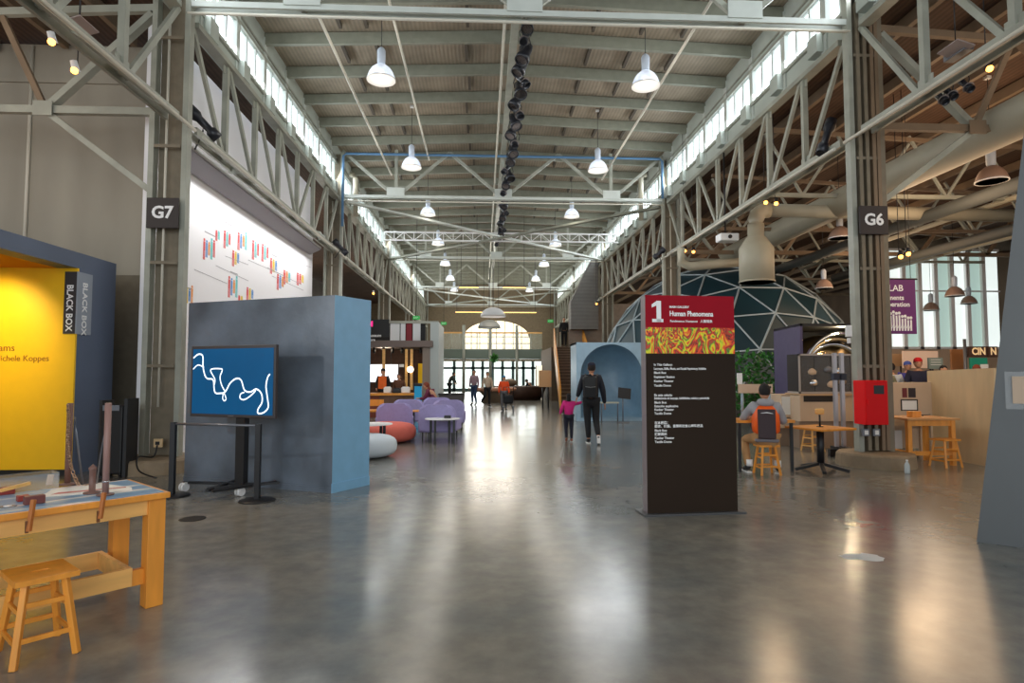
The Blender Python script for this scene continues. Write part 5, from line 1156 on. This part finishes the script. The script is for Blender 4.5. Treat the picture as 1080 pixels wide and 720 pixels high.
MB().b2((X1(421, y), -.02, Z1(387, y)), (X1(426, y), 0, Z1(384, y))).build('small_label', WHT, t)
for px in (390, 412): MB().tube((X1(px, y), .03, Z1(384, y)), (X1(px, y), .03, Z1(366, Y1)+.1), .015).build('hanger', BLACK, t)
y = 21.5; t = thing('cafe_counter', 'long cafe counter with a golden wooden top', 'counter', (0, y, 0))
MB().b2((X1(375, y), 0, Z1(417, y)), (X1(441, y), .8, Z1(414.5, y)), bev=.005).build('counter_top', PINE, t); MB().b2((X1(400, y), .06, 0), (X1(439, y), .75, Z1(417, y))).build('counter_front', mat('counter_dark', (100, 70, 52), .6, noise=.2), t); MB().b2((X1(375, y), .1, 0), (X1(400, y), .7, Z1(417, y))).build('counter_side', mat('counter_red', (120, 54, 30), .6), t)
for (px, w, h, c, nm, lab) in ((409, .26, .2, PAPER, 'pastry_box', 'white box on the counter before the first barista'), (419, .28, .16, BLACK, 'coffee_machine', 'low dark machine on the cafe counter'), (428, .3, .2, WHT, 'paper_bag', 'white bag on the right end of the cafe counter')):
    t = thing(nm, lab, nm.split('_')[-1], (X1(px, y+.3), y+.3, Z1(414.5, y))); MB().box((0, 0, h/2), (w, .25, h), bev=.03).build('body', c, t); MB().box((0, -.02, h+.01), (w*.7, .18, .03), bev=.01).build('lid', c, t)
GL = mat('white_sheer', (225, 228, 232), .6)
t = thing('upper_glazed_store', 'upper store windows above the cafe canopy with white panes and a red strip', 'storefront', (0, Y1+2.6, 0)); y = Y1+2.6
MB().b2((X1(360, y), .1, Z1(360, y)), (X1(448, y), .2, Z1(341, y))).build('back_panel', BLACKM, t)
for (a, b, c) in ((411, 421, GL), (422, 427, GL), (428, 434, mat('red_strip', (130, 26, 40), .6)), (435, 443, GL)): MB().b2((X1(a, y), 0, Z1(360, y)), (X1(b, y), .06, Z1(341, y))).build('pane', c, t)
MB().b2((X1(405, y), -.05, Z1(341, y)), (X1(462, y), .05, Z1(338.5, y))).build('rail', STEEL, t)
EXG = mat('exit_green', (24, 170, 70), .5, emit=.35)
for (px, py, y, lab) in ((439, 335, 30, 'green illuminated exit sign above the upper store windows'), (468, 341, 38, 'small green exit sign left of the arched window'), (580.5, 338.5, 36, 'small green exit sign near the stairs')):
    p = at(px, py, y); t = thing('exit_sign', lab, 'exit sign', p); MB().box((0, 0, 0), (.34, .06, .18), bev=.01).build('case', EXG, t); text('lettering', 'EXIT', .12, LET, t, (0, -.035, 0), align='CENTER'); MB().tube((0, 0, .1), (0, 0, (9.6 if -5 < p.x < 6.4 else 7.9)-p.z), .012).build('hanger', BLACK, t)
AP = cloth('orange_apron', (226, 106, 40))
pr0 = person('barista in a dark cap and orange apron behind the cafe counter', (X1(404, 22.7), 22.7, 0), PI, 1.72, dict(lw=(-.2, .25, 1.0), rw=(.2, .25, 1.0)), top=BLK, pants=BLK, cap=(BLK, True))
MB().box((0, .15, 1.2), (.3, .05, .45), bev=.02).build('bib_apron', AP, pr0)
person('second barista with a headscarf bending at the coffee machine', (X1(421, 22.9), 22.9, 0), PI, 1.55, dict(lw=(-.2, .3, 1.0), rw=(.2, .3, 1.0), head=(0, .08, 1.6)), top=cloth('brown_shirt', (96, 60, 40)), pants=BLK, hair=cloth('scarf', (90, 60, 56)))
o_ = dict(pelvis=(0, 0, .56), waist=(0, .04, .68), chest=(0, .16, .88), neck=(0, .28, 1.02), head=(0, .36, 1.14), ls=(-.18, .22, .97), rs=(.18, .22, .97), le=(-.22, .34, .75), re=(.22, .34, .75), lw=(-.15, .52, .75), rw=(.15, .52, .75), lh=(-.1, .03, .50), rh=(.1, .03, .50), lk=(-.14, .42, .50), rk=(.14, .42, .50), la=(-.14, .38, .09), ra=(.14, .38, .09), lt=(-.14, .52, .04), rt=(.14, .52, .04), look=(0, 1, -.4))
person('visitor with auburn hair and a maroon top leaning forward behind the armchairs', (X1(461, 19.3), 19.3, 0), R(75), 1.75, o_, top=cloth('maroon', (104, 36, 62)), pants=BLK, hair=HAIRR, hair_len=.12)
t = thing('dark_bench', 'long dark box bench behind the lavender armchairs', 'bench', (0, 24, 0)); MB().b2((X1(463, 24), 0, 0), (X1(489, 24), .6, Z1(416, 24)), bev=.02).build('body', mat('bench_dark', (70, 64, 62), .5), t); MB().b2((X1(463, 24)-.03, -.03, Z1(416, 24)), (X1(489, 24)+.03, .63, Z1(415, 24))).build('top', BLACKM, t)
o = thing('blue_bin', 'small bright blue bin with black lid beside the cafe counter', 'bin', (X1(440.5, 21), 21, 0)); MB().b2((-.1, -.1, 0), (.14, .15, Z1(407, 21))).build('body', mat('cyan_blue', (30, 170, 226), .5), o); MB().b2((-.12, -.12, Z1(407, 21)), (.16, .17, Z1(404, 21)), bev=.02).build('lid', BLACK, o)
# ================================================================== FAR END
YE2 = 54.0
def XE(px, Y=YE2): return at(px, 400, Y).x
def ZE(py, Y=YE2): return at(520, py, Y).z
ENDW = mat('end_wall_brown', (122, 108, 86), .8, noise=.15)
m = MB()   # end wall with arched opening, as pieces round it
a0, a1, zs, zt_ = XE(488), XE(559), ZE(365), ZE(338)
zsp = ZE(357)
m.b2((-11, YE2, ZE(381)), (a0, YE2+.3, 9.5)); m.b2((a1, YE2, ZE(381)), (22, YE2+.3, 9.5)); m.b2((a0, YE2, ZE(381)), (a1, YE2+.3, ZE(370)))
m.b2((-11, YE2, 0), (XE(463), YE2+.3, ZE(381))); m.b2((XE(580), YE2, 0), (22, YE2+.3, ZE(381)))
n = 20; top = [(a0+(a1-a0)*k/n, zsp+(zt_-zsp)*math.sqrt(max(0, 1-(2*k/n-1)**2))) for k in range(n+1)]
for p, q in zip(top, top[1:]): m.ex([(p[0], YE2, p[1]), (q[0], YE2, q[1]), (q[0], YE2, 9.5), (p[0], YE2, 9.5)], (0, .3, 0))
struct('wall_end', m, ENDW)
SKYG = mat('bright_arch_glass', (250, 240, 215), .3, emit=1.35, ecol=(252, 240, 205))
m = MB(); m.ex([(p[0], YE2+.2, p[1]) for p in top]+[(a1, YE2+.2, ZE(370)), (a0, YE2+.2, ZE(370))], (0, .02, 0)); w = m.build('window_arch', SKYG); w.name = 'window_100'; w['kind'] = 'structure'
m = MB()
for k in range(1, 8): m.tube((a0+(a1-a0)*k/8, YE2+.15, ZE(370)), (a0+(a1-a0)*k/8, YE2+.15, top[int(k/8*n)][1]), .035, n=6)
for z in (ZE(362), ZE(355)): m.tube((a0, YE2+.15, z), (a1, YE2+.15, z), .035, n=6)
m.build('mullion', STEEL, w)
DG = mat('bright_door_glass', (240, 250, 245), .3, emit=1.7, ecol=(236, 250, 244)); DF = mat('door_frame_teal', (64, 84, 86), .5)
xs = [465, 479, 489, 499, 509, 519, 530, 541, 552, 562, 576]
for k, (a, b) in enumerate(zip(xs, xs[1:])):
    m = MB(); A_, B2 = XE(a), XE(b); z2 = ZE(388); z3 = ZE(381)
    m.b2((A_, YE2-.05, 0), (A_+.14, YE2+.1, z3)); m.b2((B2-.14, YE2-.05, 0), (B2, YE2+.1, z3)); m.b2((A_, YE2-.05, z2-.1), (B2, YE2+.1, z2+.1)); m.b2((A_, YE2-.05, 0), (B2, YE2+.1, .25))
    d_ = m.build('door_%d' % (k+1), DF); d_['kind'] = 'structure'; g = MB(); g.b2((A_+.14, YE2+.02, .25), (B2-.14, YE2+.05, z2-.1)); g.b2((A_+.14, YE2+.02, z2+.1), (B2-.14, YE2+.05, z3)); g.build('pane', DG, d_)
    h_ = MB(); h_.b2((B2-.24, YE2-.1, .9), (B2-.2, YE2-.05, 1.3)); h_.build('door_handle', CHROME, d_)
# mezzanine bridge with glass rail
YM = 44.0; t = thing('mezzanine_bridge', 'green grey mezzanine bridge crossing the nave before the arched window', 'bridge', (0, YM, 0))
def XM(px): return at(px, 400, YM).x
def ZM(py): return at(520, py, YM).z
MB().b2((XM(463), 0, ZM(378)), (XM(572), 2.5, ZM(368)), bev=.03).build('deck', mat('bridge_green', (104, 118, 108), .6), t)
MB().b2((XM(463), .05, ZM(368)), (XM(572), .08, ZM(351))).build('glass_rail', mat('rail_glass', (215, 222, 205), .1, alpha=.18), t); MB().b2((XM(463), 0, ZM(351.5)), (XM(572), .1, ZM(350))).build('handrail', PINEL, t)
for px in (489, 517, 545): MB().tube((XM(px), -.15, 0), (XM(px), -.15, ZM(343)), .11).build('post', STEEL, t)
for px in (476, 503, 531, 560): MB().b2((XM(px)-.03, .02, ZM(368)), (XM(px)+.03, .1, ZM(351))).build('baluster', STEEL, t)
for k, (px, py, y, r) in enumerate(((520, 334, 36, .75), (516, 346, 40, .75))):
    p = at(px, py, y); t = thing('dome_pendant', ['upper and nearer of the two big white dome pendants in the far nave', 'lower and farther big dome pendant in front of the arched window'][k], 'lamp', p)
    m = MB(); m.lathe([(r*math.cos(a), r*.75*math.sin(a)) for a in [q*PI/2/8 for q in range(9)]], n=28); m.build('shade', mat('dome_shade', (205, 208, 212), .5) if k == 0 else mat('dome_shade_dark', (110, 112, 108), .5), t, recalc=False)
    MB().lathe([(r*.96, .01), (r*.5, .08), (.001, .1)], n=28).build('diffuser', mat('warm_diffuser', (255, 180, 90), .5, emit=1.2), t); MB().tube((0, 0, r*.74), (0, 0, 9.62-p.z), .02).build('cord', BLACK, t)
for k, (x0, x1, py, y) in enumerate(((484, 505, 303, 30), (530, 555, 303.2, 30), (480, 512, 329, 36), (524, 566, 329.3, 36))):
    a, b = at(x0, py, y), at(x1, py, y); t = thing('linear_lamp', ['upper left', 'upper right', 'lower left', 'lower right'][k]+' glowing yellow linear lamp far down the nave', 'lamp', a)
    MB().box(((b.x-a.x)/2, 0, .04), (b.x-a.x, .1, .05)).build('housing', GREYM, t); MB().box(((b.x-a.x)/2, 0, 0), (b.x-a.x-.05, .07, .04)).build('tube', mat('yellow_tube', (255, 205, 110), .5, emit=2.5), t)
    MB().tube((.1, 0, .05), (.1, 0, 9.6-a.z), .01).tube((b.x-a.x-.1, 0, .05), (b.x-a.x-.1, 0, 9.6-a.z), .01).build('cord', BLACK, t)
# stairs
SA0 = Vector((at(592, 430, 24).x, 24, 0)); SA1 = Vector((at(585, 370, 34).x, 34, 0)); sd_ = (SA1-SA0); stz = at(590, 366, 34).z; SW = 1.55
t = thing('staircase', 'dark staircase climbing to the upper level behind the dish block', 'stairs', SA0, math.atan2(-sd_.x, sd_.y)); n = 20; L = sd_.length
STW = mat('stair_dark', (84, 66, 48), .6, noise=.2)
m = MB()
for k in range(n): m.b2((0, L*k/n, stz*k/n-.02 if k else 0), (SW, L*(k+1)/n, stz*(k+1)/n))
m.build('treads', STW, t)
m = MB()
for k in range(n): m.b2((0, L*k/n-.02, stz*(k+1)/n-.03), (SW, L*k/n+.03, stz*(k+1)/n+.003))
m.build('nosings', RUST, t)
YG = mat('yellow_lit_side_wood', (220, 150, 40), .5, noise=.2)  # yellow light falling on the stair side, put into its colour
for x in (-.06, SW+.0): MB().ex([(x, -.1, 0), (x, L, stz-.2), (x, L, stz+1.0), (x, -.1, .95)], (.06, 0, 0)).build('side_panel', YG, t)
MB().tube((-.03, -.1, 1.0), (-.03, L, stz+1.05), .03).build('handrail', PINE, t)
struct('wall_right_stair', MB().b2((at(583, 400, 34.2).x-.1, 34.05, 0), (12, 40, stz)), mat('upper_platform', (96, 80, 62), .7, noise=.1))
CLAD = wave_mat('grey_cladding', (116, 116, 114), 'Z', 1.6, .12, .7, .1, .2)
YK = 33.0
m = MB(); xk0, xk1 = at(602, 300, YK).x, at(631, 300, YK).x
m.ex([(xk0, YK, at(602, 347, YK).z), (xk1, YK, at(627, 347, YK).z), (xk1, YK, at(627, 272, YK).z), (xk1-.3, YK, at(625, 272, YK).z), (xk0, YK, at(602, 318, YK).z)], (0, .8, 0)); struct('wall_right_clad', m, CLAD)
struct('wall_right_upper', MB().b2((xk0, YK+.9, stz), (xk1+6, YK+1.0, at(602, 318, YK).z)), mat('warm_taupe_panel', (150, 140, 130), .7, noise=.1))
person('person in dark clothes standing at the top of the stairs', (at(595, 366, 34.3).x, 34.3, stz), PI, 1.7, {}, top=BLK, pants=BLK)
# far visitors
person('visitor in a pale plaid shirt and blue jeans walking in the far nave, leftmost standing', fl(500, 427), R(150), 1.72, dict(lk=(-.1, .08, .5), la=(-.1, -.05, .1), lt=(-.11, .1, .04)), top=cloth('plaid', (170, 140, 150)), pants=cloth('jeans', (56, 78, 112)))
person('visitor in a beige top and black leggings with one knee bent in the far nave', fl(514, 429), R(200), 1.62, dict(rk=(.2, .2, .55), ra=(.3, -.02, .28), rt=(.34, .1, .24)), top=cloth('beige', (206, 184, 160)), pants=BLK)
person('child in an orange top and blue cap standing in the far nave', fl(531.5, 433), R(180), 1.45, {}, top=cloth('bright_orange', (250, 84, 30)), pants=cloth('grey_pants', (110, 108, 110)), cap=(cloth('blue_cap', (60, 150, 200)), True))
person('dark silhouetted visitor bending over at the far left of the entrance', fl(474, 420), R(-70), 1.7, dict(chest=(0, .1, 1.28), neck=(0, .2, 1.43), head=(0, .28, 1.56), ls=(-.18, .14, 1.38), rs=(.18, .14, 1.38), lw=(-.2, .4, 1.0), rw=(.2, .4, 1.0), le=(-.22, .3, 1.15), re=(.22, .3, 1.15)), top=cloth('dark_green', (54, 64, 62)), pants=BLK)
person('seated dark clothed visitor at the right of the far entrance', fl(561, 421), R(60), 1.7, o_, top=BLK, pants=cloth('slate', (60, 70, 84)))
t = thing('stroller', 'small dark pushchair beside the child in orange', 'stroller', fl(536, 434)); MB().box((0, 0, .5), (.4, .5, .35), bev=.08).build('seat', BLK, t)
for x in (-.2, .2):
    for y in (-.25, .25): MB().tube((x-.02, y, .12), (x+.02, y, .12), .12, n=16).build('wheel', GREYM, t)
MB().path([(-.2, -.2, .6), (-.2, -.45, 1.0), (.2, -.45, 1.0), (.2, -.2, .6)], .015).build('handle', BLACK, t); MB().path([(-.2, -.25, .12), (0, 0, .45), (.2, .25, .12)], .015).build('frame', BLACK, t)
CPR = mat('copper_wood', (196, 140, 110), .5)
p = fl(522, 424); t = thing('round_play_table', 'round pinkish wooden exhibit table in the far nave', 'table', p); MB().lathe([(1.15, .62), (1.18, .7), (1.15, .78), (.001, .78)], n=32).build('table_top', CPR, t); MB().lathe([(.7, 0), (.6, .3), (.9, .62)], n=24).build('pedestal', RUST, t)
p = fl(551, 421)+Vector((-.3, 0, 0)); t = thing('round_dark_planter', 'wide dark brown round bench before the far doors', 'bench', p); MB().lathe([(1.4, 0), (1.75, .75), (1.6, .8), (.001, .8)], n=32).build('tub', mat('dark_brown_wood', (74, 50, 38), .6, noise=.2), t); MB().ball((-.5, 0, 1.0), .5, 10, (1, 1, .5)).build('cushion', RUST, t)
p = fl(575, 430); t = thing('plywood_signboard', 'square plywood board on thin dark legs left of the stairs', 'board', p); za, zb2 = at(575, 408, p.y).z, at(575, 390.5, p.y).z; w2 = 6.6/FPX*p.y
MB().b2((-w2, -.03, za), (w2, .03, zb2), bev=.01).build('board', mat('signboard_ply', (208, 164, 118), .6), t)
for x in (-w2*.4, w2*.5): MB().tube((x, 0, 0), (x, .02, za), .04).build('leg', BLACK, t)
t = thing('tall_light_panel', 'bright pale vertical light panel beside the far doors', 'panel', fl(569, 419)); zq = at(569, 385, t.location.y).z; MB().b2((-.2, 0, 0), (.5, .1, zq)).build('panel', mat('lit_panel_warm', (250, 240, 215), .5, emit=.9), t); MB().b2((-.25, -.02, 0), (-.2, .12, zq)).b2((.5, -.02, 0), (.55, .12, zq)).build('frame', STEEL, t)
t = thing('balloon_plant', 'small green leafy plant high on a thin pole in the far nave', 'plant', fl(521, 424)+Vector((0, -.3, .78)))
MB().tube((0, 0, 0), (0, 0, 1.5), .02).build('pole', STEEL, t); m = MB(); random.seed(2)
for k in range(60): u = Vector((random.uniform(-1, 1), random.uniform(-1, 1), random.uniform(-1, 1))).normalized()*.3; v = u.orthogonal()*.2; m.face([Vector((0, 0, 1.6)), Vector((0, 0, 1.6))+u*.5+v, Vector((0, 0, 1.6))+u, Vector((0, 0, 1.6))+u*.5-v])
m.build('leaves', LEAF, t, recalc=False)
p = at(446, 315, 28)
# ================================================================== RIGHT BACKGROUND (beyond G6)
YW = 24.5
struct('wall_right_far', MB().b2((at(918, 390, YW).x, YW, 0), (24, YW+.2, at(950, 368, YW).z)), mat('far_beige_wall', (186, 160, 136), .7, noise=.1, nscale=1))
struct('wall_right_far_header', MB().b2((at(918, 390, YW).x, YW, at(950, 262, YW).z), (24, YW+.2, 7.2)), mat('far_header', (120, 116, 106), .7, noise=.15))
WG = mat('far_window_glass', (232, 240, 236), .3, emit=.9, ecol=(226, 238, 236)); WG2 = mat('far_window_view', (180, 205, 198), .3, emit=.6, ecol=(180, 208, 200))
for k in range(8):
    a, b = at(922+k*17, 390, YW).x, at(939+k*17, 390, YW).x; z0_, z1_ = at(950, 368, YW).z, at(950, 262, YW).z
    m = MB(); m.b2((a-.08, YW-.05, z0_), (a+.08, YW+.15, z1_)); m.b2((a, YW-.05, z1_-.1), (b, YW+.15, z1_)); m.b2((a, YW-.05, z0_), (b, YW+.15, z0_+.1)); m.b2((a, YW-.02, (z0_+z1_)/2+.3), (b, YW+.1, (z0_+z1_)/2+.36))
    w = m.build('window_%d' % (101+k), WHT); w['kind'] = 'structure'; MB().b2((a, YW+.08, z0_), (b, YW+.1, z1_)).build('pane', [WG, WG, WG2, WG, WG2, WG, WG2, WG][k], w)
YS_ = 16.5
def XS(px, Y=YS_): return at(px, 390, Y).x
def ZS(py, Y=YS_): return at(950, py, Y).z
for (a, b, y0, y1, Y, mm, nm, lab) in ((938, 953, 373, 386, 20, mat('tan_board', (200, 160, 120), .6), 'tan_panel', 'tan low panel just right of the purple banner'), (953, 990, 370, 388, 19, mat('glow_board', (246, 206, 176), .6, emit=.15), 'pale_lit_panel', 'pale pink lit panel behind the visitor in the red hat'),
                              (1004, 1018, 368, 391, 17, mat('brown_door_panel', (168, 112, 66), .6), 'brown_panel', 'orange brown upright panel above the plywood wall'), (980, 995, 377, 389, 15, mat('grey_green_sign', (120, 134, 126), .6), 'notice_board', 'grey green notice board beside the red hat'),
                              (1024, 1042, 377, 392, 16, mat('teal_sign', (30, 150, 122), .6), 'teal_sign', 'teal green sign board below the dark letter sign')):
    t = thing(nm, lab, 'board', (0, Y, 0)); MB().b2((XS(a, Y), 0, ZS(y1, Y)), (XS(b, Y), .06, ZS(y0, Y)), bev=.006).build('face', mm, t)
    for q in (.15, .85): x = XS(a, Y)+(XS(b, Y)-XS(a, Y))*q; MB().tube((x, .03, 0), (x, .03, ZS(y1, Y)), .025).build('leg', BLACK, t)
    if nm == 'notice_board':
        for q in range(3): MB().b2((XS(a, Y)+.05, -.004, ZS(379.5+q*2.6, Y)), (XS(b, Y)-.06, 0, ZS(379+q*2.6, Y))).build('text_line', PAPER, t)
Y = 16; t = thing('letter_sign', 'dark brown sign with big cream letters at the upper right edge of the aisle', 'sign', (0, Y, 0))
for a, b, s in ((1023, 1041.5, 'CIN'), (1043.5, 1053, 'N')):
    f = MB().b2((XS(a, Y), 0, ZS(376.5, Y)), (XS(b, Y), .1, ZS(365, Y))).build('board', mat('sign_brown', (74, 48, 36), .6), t); text('lettering', s, .27, mat('cream_letter', (250, 214, 160), .6, emit=.3), f, (XS(b, Y)-.03, -.005, ZS(370.5, Y)), align='RIGHT', off=.008, sx=.85)
MB().tube((XS(1020, Y), .05, 0), (XS(1020, Y), .05, ZS(357, Y)), .04).build('post', GREYM, t)
MB().b2((XS(1032, Y), -.08, ZS(391, Y)), (XS(1040, Y), -.06, ZS(384, Y))).build('flyer', PAPER, t)
for (px, py, Y, h, c, hh, cp, lab) in ((968, 383, 14.5, 1.78, cloth('navy_vest', (34, 36, 60)), HAIRB, (cloth('red_hat', (205, 18, 30)), False), 'visitor in a red knit hat and navy coat seen above the plywood wall'),
                               (957, 386, 16, 1.7, cloth('violet', (70, 70, 150)), HAIRB, (cloth('blue_hood', (80, 100, 180)), False), 'visitor in a blue hood left of the red hat'),
                               (940, 388, 15, 1.62, cloth('white_coat', (205, 215, 225)), HAIRB, None, 'visitor with dark hair in a pale coat left of the plywood exhibit'),
                               (932, 389, 14, 1.6, cloth('olive', (120, 116, 90)), None, (cloth('straw_hat', (200, 176, 130)), True), 'visitor in a straw coloured hat beside the red cabinet'),
                               (1030, 390, 14.0, 1.52, cloth('rust', (150, 84, 50)), HAIRR, None, 'visitor with reddish hair peeking over the plywood wall'),
                               (985+10, 391, 13.4, 1.55, BLK, HAIRB, None, 'dark haired visitor barely showing above the plywood wall')):
    p = at(px, py, Y); person(lab, (p.x, Y, 0), R(random.choice((20, -30, 160))), (p.z+.12) / 1.0 if False else (p.z)/.93, {}, top=c, pants=BLK, hair=hh or HAIRB, cap=cp)
t = thing('grey_door_panel', 'tall near-black panel edge just right of the G6 column', 'panel', (0, 12.4, 0)); MB().b2((at(928, 400, 12.4).x, 0, 0), (at(938, 400, 12.4).x, .08, at(935, 341, 12.4).z)).build('panel', BLACKM, t); text('numeral', '0', .3, LET, t, (at(934.5, 400, 12.4).x, -.01, at(935, 351, 12.4).z), align='CENTER')
for k, (px, py, Y) in enumerate(((1007, 312, 20), (982, 327, 24), (1022, 320, 24))):
    p = at(px, py, Y); highbay((p.x, p.y, p.z), ceil=8.0-(p.x-6.75)*.0535, label='small high-bay lamp in the right background, %s of three' % ['upper', 'left', 'right'][k])
# white seagull like mobile
# added unseen point lights that brighten both aisles and the far nave
for (x, y, w) in ((11, 8.5, 260), (10.5, 13, 300), (13, 20, 220), (10, 30, 200)): point('unseen_fill', (x, y, 5.2), w*1.3, (1, .68, .42), 2.4)
for (x, y, w) in ((-8.5, 7, 200), (-7.5, 24, 220), (-7.5, 34, 200), (0.7, 38, 330), (.7, 48, 450)): point('unseen_fill', (x, y, 5.4), w, (1, .90, .78), 1.8)
point('kiosk_fill', (-4.0, 24.8, 2.6), 70, (1, .82, .6), .3); point('dish_fill', (3.2, 16.5, 5.0), 90, (.95, .97, 1), .8)  # unseen fills added to brighten the cafe and the dish, not lamps
